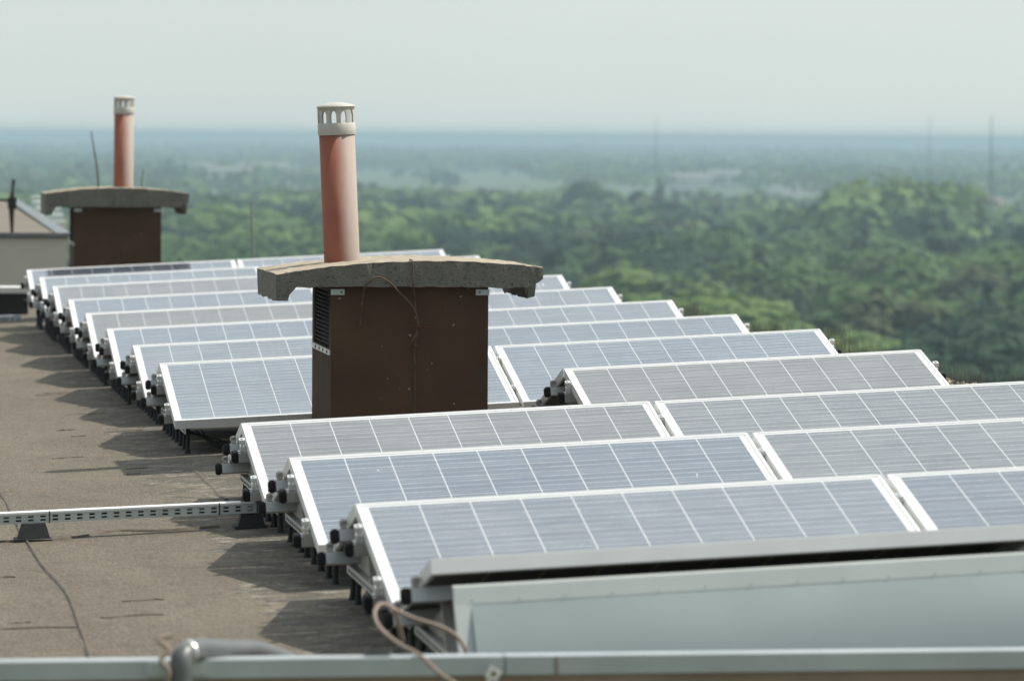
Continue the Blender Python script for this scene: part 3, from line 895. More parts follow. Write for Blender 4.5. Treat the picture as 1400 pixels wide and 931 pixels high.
# lightning rods
mb = MB(); mb.tube([(.448, 24.6, .66), (.43, 24.6, .87), (.406, 24.6, 1.01), (.381, 24.6, 1.17)], [.008, .007, .006, .004], 6)
tag(mb.build('lightning_rod', MT['wire']), 'thin bent lightning rod leaning up from the far chimney slab', 'lightning rod')
mb = MB(); mb.tube([(.80, 24.7, .66), (.805, 24.7, .76), (.82, 24.7, .86)], [.006, .005, .003], 6)
tag(mb.build('wire_stub', MT['wire']), 'short thin wire stub sticking up behind the far vent pipe', 'wire')
mb = MB(); mb.tube([(1.935, 27.0, -.45), (1.917, 27, .1), (1.90, 27, .565)], [.016, .012, .006], 8)
mb.prism([(1.86, 26.93), (2.01, 26.93), (2.01, 27.07), (1.86, 27.07)], 'z', -.42, -.2)
tag(mb.build('roof_pole', MT['grey']), 'thin dark pole rising behind the last row beside the far chimney', 'pole')

# ------------------------------------------------------------------ cable trays and feet
def cable_tray(x0, y, z0f, x1, w, h, label, z_of):
    root = empty('cable_tray', loc=(x1, y, z_of(x1)))
    inv = root.matrix_world.inverted()
    def put(mb, name, mat):
        o = mb.build(name, mat, root); o.matrix_parent_inverse = inv; return o
    pitch, sl = .047, .021
    n = int((x1 - x0) / pitch)
    mb = MB()
    rowsz = [0, .22, .42, .58, .78, 1.0]
    for yy in (y,):
        for i in range(n):
            xa = x1 - (i + 1) * pitch; xb = x1 - i * pitch
            xm0, xm1 = xa + (pitch - sl) / 2, xa + (pitch + sl) / 2
            for r_ in range(5):
                for (p, q, hole) in ((xa, xm0, 0), (xm0, xm1, r_ in (1, 3)), (xm1, xb, 0)):
                    if hole: continue
                    za, zb_ = rowsz[r_] * h, rowsz[r_ + 1] * h
                    mb.add([(p, yy, z_of(p) + za), (q, yy, z_of(q) + za), (q, yy, z_of(q) + zb_), (p, yy, z_of(p) + zb_)], [(0, 1, 2, 3)])
    mb.add([(x0, y, z_of(x0)), (x1, y, z_of(x1)), (x1, y + w, z_of(x1)), (x0, y + w, z_of(x0))], [(0, 1, 2, 3)])
    mb.add([(x0, y + w, z_of(x0)), (x1, y + w, z_of(x1)), (x1, y + w, z_of(x1) + h), (x0, y + w, z_of(x0) + h)], [(0, 1, 2, 3)], 1)  # back wall coloured darker to stand for shade inside the slots
    for yy, sg in ((y, -1), (y + w, 1)):   # rolled edges
        mb.tube([(x0, yy, z_of(x0) + h), (x1, yy, z_of(x1) + h)], .0028, 6)
    put(mb, 'trough', [MT['tray'], MT['grey']])
    mb = MB()
    mb.add([(x0, y - .004, z_of(x0) + h + .006), (x1 - .06, y - .004, z_of(x1 - .06) + h + .006), (x1 - .06, y + w * .55, z_of(x1) + h + .007), (x0, y + w * .55, z_of(x0) + h + .007)], [(0, 1, 2, 3)])
    mb.add([(x0, y - .004, z_of(x0) + h + .006), (x1 - .06, y - .004, z_of(x1 - .06) + h + .006), (x1 - .06, y - .004, z_of(x1 - .06) + h - .002), (x0, y - .004, z_of(x0) + h - .002)], [(3, 2, 1, 0)])
    put(mb, 'lid', MT['alu'])
    for xx in (x1 - .145, x1 - .80, x1 - 1.6):
        mb = MB(); mb.box(xx, xx + .004, y - .0045, y + .001, z_of(xx) - .002, z_of(xx) + h + .008)
        put(mb, 'strap', MT['cap'])
    mb = MB()
    for i, (cc, zz) in enumerate(((0, .012), (1, .022), (0, .02))):
        mb.tube([(x, y + .02 + .012 * i, z_of(x) + zz + .003 * math.sin(x * 9 + i)) for x in np.arange(x0, x1, .06)], .005, 6)
    put(mb, 'cable', MT['bcable'])
    tag(root, label, 'cable tray', 'perforated cable trays')
    return root
cable_tray(-9.0, 3.55, 0, .0, .06, .0375, 'perforated cable tray running across bare roof to the third row', lambda x: -.3115 + .0425 * x)
cable_tray(-9.0, 24.3, 0, -.20, .06, .034, 'blurred pale cable tray beside the far end of the panels', lambda x: roofz(x, 24.3) + .005)
def tray_foot(x, y, label, s=1.0):
    zr_ = roofz(x, y)
    mb = MB()
    hh = (-.3125 + .0425 * x) - zr_
    a, b = .064 * s, .045 * s
    lo = [(-a, -.05), (a, -.05), (a, .06), (-a, .06)]; hi = [(-b, -.03), (b, -.03), (b, .04), (-b, .04)]
    vs_ = [(x + p[0], y + .03 + p[1], zr_ + .004) for p in lo] + [(x + p[0], y + .03 + p[1], zr_ + hh) for p in hi]
    mb.add(vs_, [(3, 2, 1, 0), (4, 5, 6, 7), (0, 1, 5, 4), (1, 2, 6, 5), (2, 3, 7, 6), (3, 0, 4, 7)])
    mb.prism([(x - a - .012, y - .035), (x + a + .006, y - .035), (x + a + .006, y + .1), (x - a - .012, y + .1)], 'z', zr_ - .003, zr_ + .008)
    tag(mb.build('tray_foot', MT['rubber']), label, 'foot', 'black rubber feet under the cable tray')
tray_foot(-.858, 3.53, 'black rubber foot under the tray out on the bare roof')
tray_foot(-.018, 3.56, 'black rubber foot under the tray end beside the third row', .85)
tray_foot(-1.75, 3.53, 'black rubber foot under the tray outside the frame')
# tarry wandering line of an old joint under the tray
seam([(-2.0, 3.6), (-1.2, 3.56), (-.99, 3.55), (-.823, 3.504), (-.68, 3.572), (-.53, 3.74), (-.366, 3.63), (-.135, 3.67)], .010, .006)

# loose black cables under the row behind the chimney
mb = MB()
for i in range(4):
    mb.tube(spline([(.02 + .03 * i, 7.95 + .03 * i, -.27), (.16, 7.86, -.30 - .012 * i), (.30 + .03 * i, 7.80, -.335 - .01 * i), (.48, 7.85, -.30), (.62, 7.95, -.27)], 6), .005, 6)
tag(mb.build('sagging_cable', MT['bcable']), 'black cables sagging below the first row behind the near chimney', 'cable')

# ------------------------------------------------------------------ parapet in front
CY = -3.56
par = empty('parapet', loc=(0, CY, -.4)); inv = par.matrix_world.inverted()
def cz(x): return -.091 + .003 * x
mb = MB()
for xa, xb in ((-10, -2.4), (-2.396, .004), (.008, 2.5), (2.504, 4.5)):
    P = [(CY + .0, -.047), (CY + .0, -.003), (CY + .006, 0), (CY + .085, -.004), (CY + .091, -.008), (CY + .091, -.05)]
    vs_ = [(xa, p[0], cz(xa) + p[1]) for p in P] + [(xb, p[0], cz(xb) + p[1]) for p in P]
    n = 6
    mb.add(vs_, [(i, i + 1, n + i + 1, n + i) for i in range(n - 1)] + [tuple(range(n)), tuple(range(2 * n - 1, n - 1, -1))])
o = mb.build('coping', MT['coping'], par); o.matrix_parent_inverse = inv
mb = MB(); mb.box(-10, 4.5, CY + .012, CY + .082, -1.6, -.115)
o = mb.build('wall', MT['plaster'], par); o.matrix_parent_inverse = inv
for xx in (.13,):
    mb = MB(); mb.box(xx - .004, xx + .004, CY - .0035, CY - .0005, cz(xx) - .046, cz(xx) - .004)
    o = mb.build('joint_strip', MT['cable'], par); o.matrix_parent_inverse = inv
tag(par, 'low brown parapet wall with grey metal coping in front of everything', 'parapet')

# grey pipe hopping over the coping
mb = MB()
X = -.777
path = [(X - .002, CY - .10, -.60), (X, CY - .10, -.30), (X, CY - .09, -.14), (X, CY - .088, -.100), (X + .002, CY - .08, -.082), (X + .014, CY - .06, -.073), (X + .045, CY + .0, -.0715),
        (X + .085, CY + .06, -.080), (X + .141, CY + .14, -.091), (X + .195, CY + .20, -.098), (X + .255, CY + .27, -.122), (X + .305, CY + .34, -.155), (X + .335, CY + .39, -.22), (X + .345, CY + .41, -.345)]
hp = empty('hose', loc=(X, CY - .1, -.55)); inv = hp.matrix_world.inverted()
mb.tube(spline(path, 8), .0265, 20)
o = mb.build('tube', MT['hose'], hp); o.matrix_parent_inverse = inv
for (p, d) in (((X + .022, CY - .045, -.0725), Vector((.8, .6, .1))), ((X, CY - .093, -.148), Vector((0, -0.1, 1)))):
    mb = MB(); p = Vector(p); d = d.normalized()
    mb.tube([p - d * .004, p + d * .004], .0295, 20)
    o = mb.build('hose_clip', MT['bolt'], hp); o.matrix_parent_inverse = inv
mb = MB(); mb.box(X - .075, X + .068, CY - .012, CY - .002, -.130, -.100)
o = mb.build('fixing_plate', MT['tray'], hp); o.matrix_parent_inverse = inv
tag(hp, 'thick grey hose bending over the metal coping at the front', 'hose')
mb = MB()
mb.tube(spline([(X - .045, CY - .10, -.43), (X - .02, CY - .105, -.2), (X - .033, CY - .11, -.15), (X - .03, CY - .11, -.11), (X - .048, CY - .1, -.085), (X - .03, CY - .09, -.06), (X - .055, CY - .08, -.038), (X - .02, CY - .07, -.03)], 6), .006, 8)
tag(mb.build('rope', MT['cable']), 'frayed pale rope tied beside the grey hose', 'rope')

# brown cables coming over the coping by the wind shield
mb = MB()
mb.tube(spline([(-.17, -2.95, -.12), (-.209, -3.1, -.033), (-.248, -3.15, -.006), (-.27, -3.2, -.023), (-.268, -3.3, -.049), (-.239, -3.45, -.072), (-.201, -3.575, -.088), (-.166, -3.66, -.121), (-.127, -3.7, -.146), (-.08, -3.7, -.2), (-.05, -3.7, -.3)], 6), .0052, 8)
tag(mb.build('loose_cable', MT['cable']), 'brown cable looping over the coping and down its front', 'cable')
mb = MB()
mb.tube(spline([(-.24, -3.1, -.008), (-.172, -3.1, -.043), (-.099, -3.1, -.067), (-.058, -3.1, -.089), (-.039, -3.1, -.112), (-.03, -3.1, -.14), (-.025, -3.1, -.25)], 6), .005, 8)
tag(mb.build('loose_cable', MT['cable']), 'brown cable drooping beside the wind shield end behind the coping', 'cable')
mb = MB()
T = Matrix.Translation((-.027, CY - .03, -.131)) @ Matrix.Rotation(R(28), 4, 'Y')
mb.box(-.015, .015, -.008, .008, -.014, .014, 0, T); mb.tube([T @ Vector((0, -.008, 0)), T @ Vector((0, -.010, 0))], .006, 10, 1)
mb.tube([T @ Vector((-.004, 0, -.012)), (-.04, CY - .02, -.19)], .006, 8)
mb.tube([(-.04, CY - .02, -.19), (-.04, CY + .02, -.20)], .006, 8)
tag(mb.build('wall_bracket', [MT['white'], MT['rust']]), 'small white square bracket with a rusty hole on the parapet front', 'bracket')
mb = MB(); T = Matrix.Translation((-.30, CY + .04, -.086)) @ Matrix.Rotation(R(-12), 4, 'X')
mb.prism([(-.03, -.03), (.035, -.035), (.04, .03), (-.025, .04)], 'z', 0, .002)
for i, p in enumerate(mb.v): mb.v[i] = tuple(T @ Vector(p))
tag(mb.build('metal_scrap', MT['grey']), 'bent grey scrap of flashing lying on the coping', 'flashing')

# ------------------------------------------------------------------ raised roof block beyond the far end
nb = empty('roof_block', loc=(-4, 30, -.5)); inv = nb.matrix_world.inverted()
def putb(mb, name, mat):
    o = mb.build(name, mat, nb); o.matrix_parent_inverse = inv; return o
mb = MB(); mb.box(-12, .42, 30.0, 46, -2.5, .170)
putb(mb, 'wall', MT['cream'])
mb = MB()
mb.add([(-12, 30, .18), (.42, 30, .18), (.42, 46, .28), (-12, 46, .28)], [(0, 1, 2, 3)])
t_ = putb(mb, 'roof', MT['sand'])
mb = MB(); mb.box(-12, .455, 29.955, 29.998, .180, .218)
mb.add([(.422, 29.998, .165), (.455, 29.998, .218), (.455, 46, .335), (.422, 46, .28)], [(0, 1, 2, 3)])
mb.add([(.36, 29.998, .19), (.455, 29.998, .219), (.455, 46, .336), (.36, 46, .31)], [(3, 2, 1, 0)])
putb(mb, 'gutter', MT['grey'])
tag(nb, 'cream walled roof block with flat sandy top beside the far chimney', 'roof block')
mb = MB()
mb.prism([(46.2, -.6), (50.0, -.6), (50.0, .30), (49.4, .30), (49.4, .24), (48.4, .24), (48.4, .17), (47.6, .17), (47.6, .10), (46.8, .10), (46.8, .02), (46.2, .02)], 'x', .80, 1.12)
tag(mb.build('skylight', MT['rim']), 'pale stepped skylight behind the cream roof block and far chimney', 'skylight')
mb = MB()
mb.tube([(-.075, 30.5, .17), (-.08, 30.5, .47), (-.07, 30.5, .62), (-.06, 30.5, .71)], [.012, .03, .012, .016], 8)
mb.box(-.115, -.035, 30.47, 30.53, .43, .54); mb.tube([(-.5, 30.5, .53), (-.03, 30.5, .51)], .012, 6)
tag(mb.build('antenna', MT['tar']), 'short dark antenna post standing on the cream roof block', 'antenna')
ups = empty('upstand', loc=(-1, 25.6, -.4)); inv = ups.matrix_world.inverted()
mb = MB(); mb.box(-9.5, -.10, 25.5, 25.75, -.55, -.20); o = mb.build('wall', MT['tar'], ups); o.matrix_parent_inverse = inv
mb = MB(); mb.bbox(-9.5, -.085, 25.44, 25.8, -.197, -.145, .006); o = mb.build('coping', MT['white'], ups); o.matrix_parent_inverse = inv
tag(ups, 'black upstand with white coping at the far end of the bare roof', 'upstand')

# ------------------------------------------------------------------ trees
def leaf_cloud(rs, lobes, n, size, flat=0.55):
    """n leaf-clump quads spread through the given lobes (cx,cy,cz,rx,ry,rz)"""
    lb = np.array(lobes)
    area = (lb[:, 3] * lb[:, 5]); p = area / area.sum()
    idx = rs.choice(len(lb), n, p=p)
    d = rs.normal(size=(n, 3)); d /= np.linalg.norm(d, axis=1)[:, None]
    low = d[:, 2] < -.35
    d[low, 2] *= -.6
    rad = rs.uniform(.70, 1.04, n)
    c = lb[idx, :3] + d * rad[:, None] * lb[idx, 3:6]
    nrm = d + rs.normal(scale=flat, size=(n, 3)); nrm /= np.linalg.norm(nrm, axis=1)[:, None]
    ref = rs.normal(size=(n, 3))
    a = np.cross(nrm, ref); a /= np.linalg.norm(a, axis=1)[:, None]
    b = np.cross(nrm, a)
    s = (size * rs.uniform(.55, 1.2, n))[:, None]
    e = rs.uniform(.55, 1.0, (n, 1))
    q = np.stack([c + a * s, c + b * s * e, c - a * s * .9, c - b * s * e], 1)
    return q.astype(np.float32)

def quads_mesh(name, Q, mats, tone=None, mi=None):
    n = len(Q)
    me = bpy.data.meshes.new(name)
    me.vertices.add(4 * n); me.loops.add(4 * n); me.polygons.add(n)
    me.vertices.foreach_set('co', Q.reshape(-1))
    me.loops.foreach_set('vertex_index', np.arange(4 * n, dtype=np.int32))
    me.polygons.foreach_set('loop_start', np.arange(0, 4 * n, 4, dtype=np.int32))
    try: me.polygons.foreach_set('loop_total', np.full(n, 4, np.int32))
    except Exception: pass
    for m in mats: me.materials.append(m)
    if mi is not None: me.polygons.foreach_set('material_index', mi.astype(np.int32))
    at = me.attributes.new('tone', 'FLOAT', 'FACE')
    at.data.foreach_set('value', (np.zeros(n) if tone is None else tone).astype(np.float32))
    me.update(calc_edges=True)
    return me

def lobes_for(kind, rs):
    """unit tree: height 1, crown shape per kind"""
    L = []
    if kind == 3:      # conifer
        for i in range(9):
            z = .12 + .84 * i / 9
            r = .20 * (1 - i / 9.3) + .012
            for k in range(3 if i < 7 else 1):
                a = rs.uniform(0, 6.28)
                L.append((r * .35 * math.cos(a), r * .35 * math.sin(a), z, r * .85, r * .85, .085))
    elif kind == 5:    # narrow poplar
        for i in range(12):
            z = rs.uniform(.15, .92); r = .10 * (1 - abs(z - .45) * .9)
            a = rs.uniform(0, 6.28)
            L.append((r * .5 * math.cos(a), r * .5 * math.sin(a), z, r, r, .12))
    else:
        W = {0: .40, 1: .42, 2: .46, 4: .36}[kind]
        L.append((0, 0, .54, W * .80, W * .80, .37))
        L.append((rs.uniform(-.1, .1), rs.uniform(-.1, .1), .62, W * .6, W * .6, .36))
        for i in range(9):
            a = 2.4 * i + rs.uniform(-.5, .5); zz = rs.uniform(.30, .80)
            rr_ = W * math.sqrt(max(.05, 1 - ((zz - .50) / .5) ** 2)) * rs.uniform(.55, .75)
            r = rs.uniform(.11, .2)
            L.append((rr_ * math.cos(a), rr_ * math.sin(a), zz, r, r, r * .85))
    return L
MATI = {0: 0, 1: 1, 2: 2, 3: 3, 4: 4, 5: 2}
KINDLAB = {0: 'mid-green round broadleaf tree', 1: 'bright yellow-green leafy tree', 2: 'broad dark green tree', 3: 'dark pointed conifer',
           4: 'olive-grey thinly leaved tree', 5: 'tall narrow dark tree'}
TR = []     # unit tree meshes per kind
rs = np.random.RandomState(11)
UNIT = {}
for kind in range(6):
    UNIT[kind] = []
    for var in range(3):
        lb = lobes_for(kind, rs)
        n = 2600 if kind not in (3, 5) else 1500
        Qd = leaf_cloud(rs, lb, n, .034 if kind not in (3, 5) else .024, .16)
        cm = quads_mesh('crown', Qd, [FOL[MATI[kind]]])
        mb = MB()
        mb.tube([(0, 0, -.01), (.004, 0, .12), (-.006, .004, .3), (.004, 0, .55 if kind != 3 else .9)], [.022, .017, .012, .004], 7)
        for i in range(5):
            if kind in (3, 5): break
            a = rs.uniform(0, 6.28); z = rs.uniform(.2, .42); rr_ = rs.uniform(.14, .26)
            mb.tube([(0, 0, z), (rr_ * .5 * math.cos(a), rr_ * .5 * math.sin(a), z + .1), (rr_ * math.cos(a), rr_ * math.sin(a), z + .26)], [.009, .006, .003], 5)
        UNIT[kind].append((cm, mb.mesh('trunk', MT['bark']), lb))

def gp(px, d):
    """ground point at distance d on the bearing of photo column px"""
    a = YAW + math.atan((px - 700) / 6530.8)
    return CAM.x + d * math.sin(a), CAM.y + d * math.cos(a)
def to_px(x, y, z):
    v = Vector((x, y, z)) - CAM
    dz = v.dot(fwd)
    return 700 + 6530.8 * v.dot(rt) / dz, 465.5 - 6530.8 * v.dot(up) / dz, dz
SIL = [(0, 255), (95, 262), (96, 362), (325, 352), (606, 338), (612, 350), (750, 372), (770, 374), (850, 388), (925, 408), (1015, 425), (1125, 448), (1262, 478), (1300, 520), (1410, 524)]
def silh(x):
    for (a, b), (c, d) in zip(SIL, SIL[1:]):
        if a <= x <= c: return b + (d - b) * (x - a) / (c - a)
    return 300

trees = []   # x,y,h,width factor,kind,label,rot
def clump_kind(x, y, rs):
    g = math.sin(x * .021 + 1.3) * math.cos(y * .013 + .7) + .6 * math.sin(x * .047 + y * .031)
    r = rs.rand()
    if g > .3: return 1 if r < .62 else (0 if r < .90 else (4 if r < .95 else 3))
    if g < -.35: return 2 if r < .66 else (0 if r < .80 else (3 if r < .92 else 5))
    return 0 if r < .55 else (1 if r < .72 else (2 if r < .86 else (4 if r < .96 else 5)))
# trees the photo singles out: photo column, distance, height, width, kind, label
SPECIAL = [(1275, 455, 17.5, .85, 3, 'dark pointed conifer standing with a pale trunk amid the near wood'),
           (900, 1700, 24.5, 1.05, 3, 'lone pointed conifer on the far edge of the wood'),
           (755, 760, 20, 1.2, 5, 'tall narrow dark tree above the near chimney slab'),
           (1235, 1235, 29, 1.25, 1, 'biggest pale green crown crowning the far treeline'),
           (1180, 1215, 27, 1.25, 1, 'pale green crown on the shoulder of the highest treeline bulge'),
           (1285, 1250, 26.5, 1.2, 1, 'pale green crown closing the highest treeline bulge'),
           (815, 700, 17, 1.55, 2, 'broad dark crown in the middle of the wood'),
           (640, 640, 17.5, 1.5, 2, 'wide dark crown just above the near chimney slab'),
           (800, 1650, 24, 1.1, 2, 'dark rounded crown on the skyline of the wood'),
           (1110, 640, 16.5, 1.35, 2, 'dark crown before the pale treeline bulge'),
           (1180, 630, 16, 1.25, 2, 'second dark crown before the pale treeline bulge'),
           (750, 545, 16, 1.0, 1, 'bright green crown rising over the broken slab end'),
           (1090, 520, 15.5, 1.15, 1, 'bright domed crown in the near middle wood'),
           (1040, 445, 14.5, 1.3, 2, 'dark crown above the panel corners'),
           (1395, 640, 19, 1.0, 5, 'tall narrow dark tree at the frame edge')]
for px_, d_, n_ in ((815, 700, 6), (640, 640, 6), (1110, 640, 5), (1180, 630, 5), (1010, 760, 4), (1060, 470, 3), (870, 600, 3), (290, 900, 5), (380, 760, 4)):
    rg_ = np.random.RandomState(int(px_))
    for q_ in range(n_):
        x, y = gp(px_ + rg_.uniform(-55, 55), d_ + rg_.uniform(-16, 22)); trees.append((x, y, rg_.uniform(14.5, 17.5), rg_.uniform(1.15, 1.5), 2, None, q_ * 1.3))
for px_, d_, n_ in ((745, 530, 4), (1085, 500, 5), (1200, 520, 6), (960, 1050, 6), (1000, 900, 5), (700, 950, 5), (1340, 560, 4), (860, 880, 5)):
    rg_ = np.random.RandomState(int(px_) + 7)
    for q_ in range(n_):
        x, y = gp(px_ + rg_.uniform(-60, 60), d_ + rg_.uniform(-16, 22)); trees.append((x, y, rg_.uniform(13.5, 16.5), rg_.uniform(1.15, 1.5), 1, None, q_ * 1.7))
for px_, d_, h_ in ((1150, 1200, 25), (1208, 1225, 28), (1262, 1240, 28), (1308, 1260, 24), (1120, 1190, 23), (1222, 1190, 25), (1165, 1150, 23), (1270, 1180, 24), (1090, 1200, 21)):
    x, y = gp(px_, d_); trees.append((x, y, h_, 1.15, 1 if px_ != 1270 else 0, None, px_ * .1))
for (px, d, h, w, k, lab) in SPECIAL:
    x, y = gp(px, d); trees.append((x, y, h, w, k, lab, 0.5))
rs = np.random.RandomState(23)
def wood_limit(px):
    # the wood reaches far in the middle, and stops short before the sheds
    pts_ = [(-600, 1500), (200, 1500), (420, 1650), (480, 1950), (900, 1950), (930, 1420), (1110, 1380), (1125, 1300), (1320, 1300), (1335, 1420), (2000, 1420)]
    for (p, a_), (q, b_) in zip(pts_, pts_[1:]):
        if p <= px <= q: return a_ + (b_ - a_) * (px - p) / (q - p)
    return 1500
d = 330.0
while d < 1960:
    step = 12.6 + max(0, d - 600) * .0038
    half = .155
    n = int(2 * half * d / step)
    for i in range(n):
        a = YAW - half + 2 * half * (i + rs.uniform(.05, .95)) / n
        dd = d + rs.uniform(-.5, .5) * step
        pxc = 700 + 6530.8 * math.tan(a - YAW)
        if dd > wood_limit(pxc) + rs.uniform(-60, 60): continue
        x, y = CAM.x + dd * math.sin(a), CAM.y + dd * math.cos(a)
        dens = math.sin(x * .016 + .4) * math.sin(y * .011 + 2.0) + .5 * math.sin(x * .05 - y * .023)
        if dens < -.9 and rs.rand() < .6: continue
        k = clump_kind(x, y, rs)
        if rs.rand() < .32:      # an old tree standing over its neighbours
            h = rs.uniform(15.5, 21); w = rs.uniform(1.3, 1.7)
        else:
            h = rs.uniform(7.5, 12.5); w = rs.uniform(1.4, 1.95)
        if k == 3: h *= 1.1
        if k == 5: h *= 1.1; w *= .9
        if dd > 1000: h = h * .75 + 4.6 + 1.2 * math.sin(x * .02)
        trees.append((x, y, h, w * (1 + max(0, dd - 900) * .0003), k, None, rs.uniform(0, 6.28)))
    d += step * .95
info = []
for i, tr in enumerate(trees):
    px, py, dz = to_px(tr[0], tr[1], GZ + tr[2])
    vis = -25 < px < 1425 and py < silh(min(max(px, 0), 1400)) + 2
    info.append((0 if tr[5] else 1, dz if vis else 1e9, i, vis))
info.sort()
solo = [t_[2] for t_ in info if t_[3]][:285]
solo_set = set(solo)
rs = np.random.RandomState(7)
for i in solo:
    x, y, h, w, k, lab, rot = trees[i]
    cm, tm, lb = UNIT[k][rs.randint(3)]
    root = empty('tree', mat=Matrix.Translation((x, y, GZ)) @ Matrix.Rotation(rot, 4, 'Z') @ Matrix.Diagonal((h * w, h * w, h, 1)))
    link('crown', cm, root); link('trunk', tm, root)
    tag(root, lab or (KINDLAB[k] + ' among the blurred trees of the wood below the roof'), 'tree', 'trees in the wood: ' + KINDLAB[k] + 's' if not lab else 'trees standing out of the wood')
# the rest of the wood, as one mass
Qs, Ms, Ts = [], [], []
for i, (x, y, h, w, k, lab, rot) in enumerate(trees):
    if i in solo_set: continue
    dd = math.hypot(x - CAM.x, y - CAM.y)
    lb = UNIT[k][i % 3][2]
    n = int(460 - 330 * min(1, max(0, (dd - 400) / 1000)))
    near_ = dd < 700
    if near_: n = 1300
    Qd = leaf_cloud(rs, lb, n, (.075 if k not in (3, 5) else .05) * ((1 + .0002 * dd) if not near_ else .62), .18)
    c_, s_ = math.cos(rot), math.sin(rot)
    qx = Qd[..., 0] * h * w; qy = Qd[..., 1] * h * w
    Qd = np.stack([qx * c_ - qy * s_ + x, qx * s_ + qy * c_ + y, Qd[..., 2] * h + GZ], -1)
    Qs.append(Qd); Ms.append(np.full(n, MATI[k])); Ts.append(np.full(n, rs.rand()))
me = quads_mesh('wood', np.concatenate(Qs).astype(np.float32), FOL, np.concatenate(Ts), np.concatenate(Ms))
tag(link('wood', me), 'blurred mass of mixed trees filling the wood behind the nearest crowns', 'wood', kind='stuff')

# hazy far woodland beyond the white sheds, in patches
Qs, Ms, Ts = [], [], []
rs = np.random.RandomState(31)
d = 1420.0
while d < 9500:
    step = 11 + d * .004
    half = .15
    n = int(2 * half * d / step)
    for i in range(n):
        a = YAW - half + 2 * half * (i + rs.rand()) / n
        dd = d + rs.uniform(-.6, .6) * step * 1.6
        x, y = CAM.x + dd * math.sin(a), CAM.y + dd * math.cos(a)
        m = math.sin(x * .009 + 1.1) + math.sin(y * .0042 + .5) + .8 * math.sin(x * .0031 - y * .0067) + rs.normal(0, .35)
        if m < .1: continue
        pxc = 700 + 6530.8 * math.tan(a - YAW)
        if dd < wood_limit(pxc) + 40: continue
        if 2700 < dd < 3300 and (285 < pxc < 395 or 925 < pxc < 1090) and rs.rand() < .8: continue
        if 1850 < dd < 2300 and 1322 < pxc < 1390: continue
        h = rs.uniform(9, 16) * (1 + d / 30000); r = step * rs.uniform(.5, .9)
        lb = [(x, y, GZ + h * .55, r, r, h * .48), (x + r * .5, y, GZ + h * .45, r * .7, r * .7, h * .4)]
        nq = 26
        Qs.append(leaf_cloud(rs, lb, nq, 2.0 + d * .0006, .4)); Ms.append(np.full(nq, rs.choice([0, 0, 2, 4, 1]))); Ts.append(np.full(nq, rs.rand()))
    d += step * 2.4
me = quads_mesh('far_woodland', np.concatenate(Qs).astype(np.float32), FOL, np.concatenate(Ts), np.concatenate(Ms))
tag(link('far_woodland', me), 'bluish hazy woodland fading towards the horizon', 'woodland', kind='stuff')

# ------------------------------------------------------------------ far buildings and masts
def house(px, d, w, dp, h, rise, label, cat='house', rot=0.0, wm='white', rm='rust', name='house', z=0):
    x, y = gp(px, d)
    root = empty(name, mat=Matrix.Translation((x, y, GZ + z)) @ Matrix.Rotation(rot, 4, 'Z'))
    mb = MB(); mb.box(-w / 2, w / 2, -dp / 2, dp / 2, 0, h); mb.build('wall', MT[wm], root)
    if rise:
        mb = MB(); e_ = .4
        mb.prism([(-dp / 2 - e_, h + .02), (dp / 2 + e_, h + .02), (0, h + rise)], 'x', -w / 2 - e_, w / 2 + e_)
        mb.build('roof', MT[rm], root)
    else:
        mb = MB(); mb.box(-w / 2 - .2, w / 2 + .2, -dp / 2 - .2, dp / 2 + .2, h + .02, h + .5); mb.build('roof', MT['grey'], root)
    nfl = max(1, int(h / 3.0))
    ncol = max(2, min(12, int(w / 3.0)))
    n = 0
    for fl in range(nfl):
        for c_ in range(ncol):
            mb = MB(); xx = -w / 2 + (c_ + .5) * w / ncol
            mb.box(xx - .55, xx + .55, -dp / 2 - .04, -dp / 2 - .005, fl * 3.0 + .9, fl * 3.0 + 2.2)
            mb.build('window', MT['grey'], root); n += 1
            if n > 40: break
    tag(root, label, cat, 'buildings beyond the roof')
MT['shedroof'] = simple('shed_roof', (0.27, 0.27, 0.27), 0.7, 0, 0.15, .05)
MT['tile'] = simple('roof_tile', (0.16, 0.10, 0.08), 0.85, 0, 0.2, 2)
house(312, 3266, 30, 14, 13.0, 1.5, 'long white shed on the far side of the wood behind the far chimney', 'shed', .05, rm='shedroof', name='shed')
house(358, 3521, 38, 14, 14.5, 1.5, 'longest white shed between the two vent pipes', 'shed', .02, rm='shedroof', name='shed')
house(290, 3692, 42, 14, 12.0, 2.5, 'pale shed with low pitched roof beside the long white sheds', 'shed', -.1, rm='shedroof', name='shed')
house(235, 4300, 24, 16, 12, 0, 'tiny white block near the horizon beside the far vent pipe', 'block', 0, name='block')
house(942, 3195, 26, 12, 11.0, 1.5, 'pinkish white shed behind the lone pointed conifer', 'shed', .05, rm='shedroof', name='shed')
house(990, 3436, 24, 12, 11.5, 1.5, 'white shed in the line of sheds beyond the wood', 'shed', 0, rm='shedroof', name='shed')
house(1052, 3337, 30, 12, 11, 1.5, 'low white shed just before the highest treeline bulge', 'shed', .03, rm='shedroof', name='shed')
house(1085, 3053, 28, 12, 8.0, 3, 'small gabled house before the highest treeline bulge', 'house', .3, rm='tile')
house(1345, 2300, 8, 7, 6, 4, 'white gabled house with steep roof past the treeline bulge', 'house', .2, rm='tile')
house(1362, 2280, 7, 7, 5.5, 3.5, 'second white gabled house past the treeline bulge', 'house', .9, wm='cream', rm='tile')
house(752, 4600, 16, 14, 16, 0, 'hazy slab tower block, wider one of the far pair', 'tower block', 0, wm='plaster', name='tower_block')
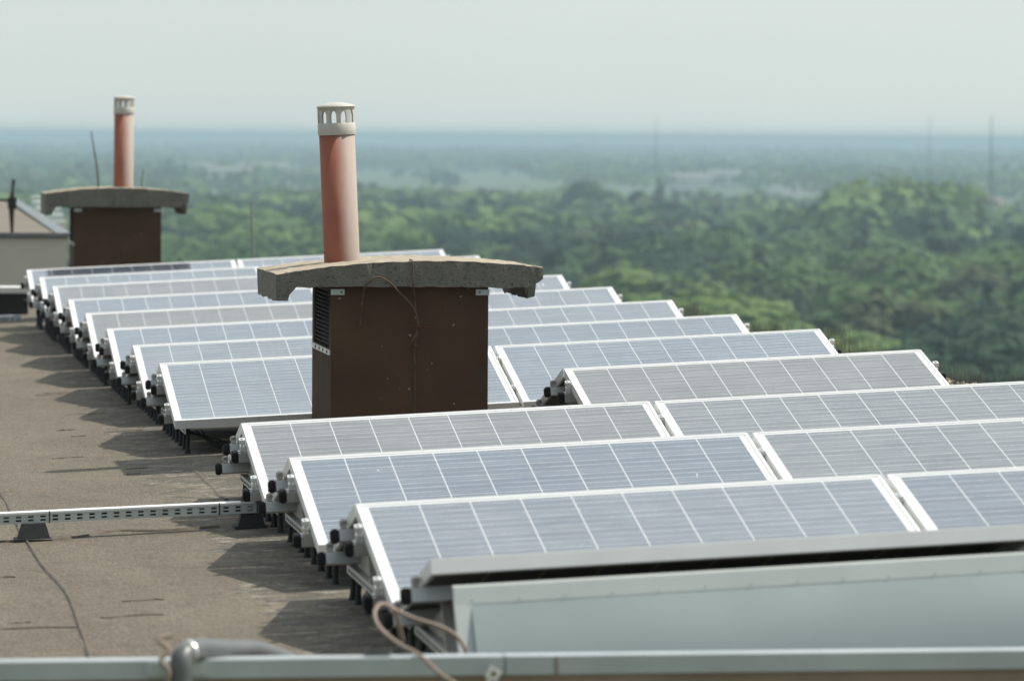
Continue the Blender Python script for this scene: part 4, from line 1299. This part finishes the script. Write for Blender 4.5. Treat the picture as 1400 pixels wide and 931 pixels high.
house(801, 4700, 13, 12, 16, 0, 'hazy slab tower block, narrower one of the far pair', 'tower block', 0, wm='plaster', name='tower_block')
def mast(px, d, ytop, r_, label):
    x, y = gp(px, d)
    ztop = CAM.z + (186 - ytop + (px - 700) * .006) / 6530.8 * d
    root = empty('radio_mast', loc=(x, y, GZ))
    H = ztop - GZ
    mb = MB()
    for k in range(3):
        a = 2 * math.pi * k / 3
        mb.tube([(r_ * 2.2 * math.cos(a), r_ * 2.2 * math.sin(a), 0), (r_ * .6 * math.cos(a), r_ * .6 * math.sin(a), H * .82)], r_ * .3, 5)
    for i in range(26):
        z0, z1 = H * .82 * i / 26, H * .82 * (i + 1) / 26
        ra, rb = r_ * (2.2 - 1.6 * i / 26), r_ * (2.2 - 1.6 * (i + 1) / 26)
        a, b = 2 * math.pi * (i % 3) / 3, 2 * math.pi * ((i + 1) % 3) / 3
        mb.tube([(ra * math.cos(a), ra * math.sin(a), z0), (rb * math.cos(b), rb * math.sin(b), z1)], r_ * .18, 4)
    mb.build('lattice', MT['grey'], root)
    mb = MB(); mb.tube([(0, 0, H * .8), (0, 0, H)], [r_ * .7, r_ * .4], 6); mb.build('aerial', MT['grey'], root)
    tag(root, label, 'radio mast', 'radio masts on the horizon')
mast(1353, 1150, 159, .24, 'darkest radio mast on the horizon past the treeline bulge')
mast(1268, 1150, 160, .12, 'faint thin radio mast above the highest treeline bulge')
mast(895, 1150, 160, .10, 'faintest radio mast above the lone pointed conifer')

# ------------------------------------------------------------------ haze
mb = MB(); mb.box(-44000, 44000, -44000, 44000, GZ - 1.0, 5.2)
t = NT('haze_air')
t.n.remove(t.p)
pv = t.new('ShaderNodeVolumePrincipled')
pv.inputs['Color'].default_value = (0.50, 0.69, 0.76, 1)
pv.inputs['Density'].default_value = 0.00026
pv.inputs['Anisotropy'].default_value = 0.1
t.l.new(pv.outputs[0], t.n['Material Output'].inputs['Volume'])
hz = mb.build('haze', t.m)
tag(hz, 'pale blue air haze over the whole view', 'haze', kind='stuff')
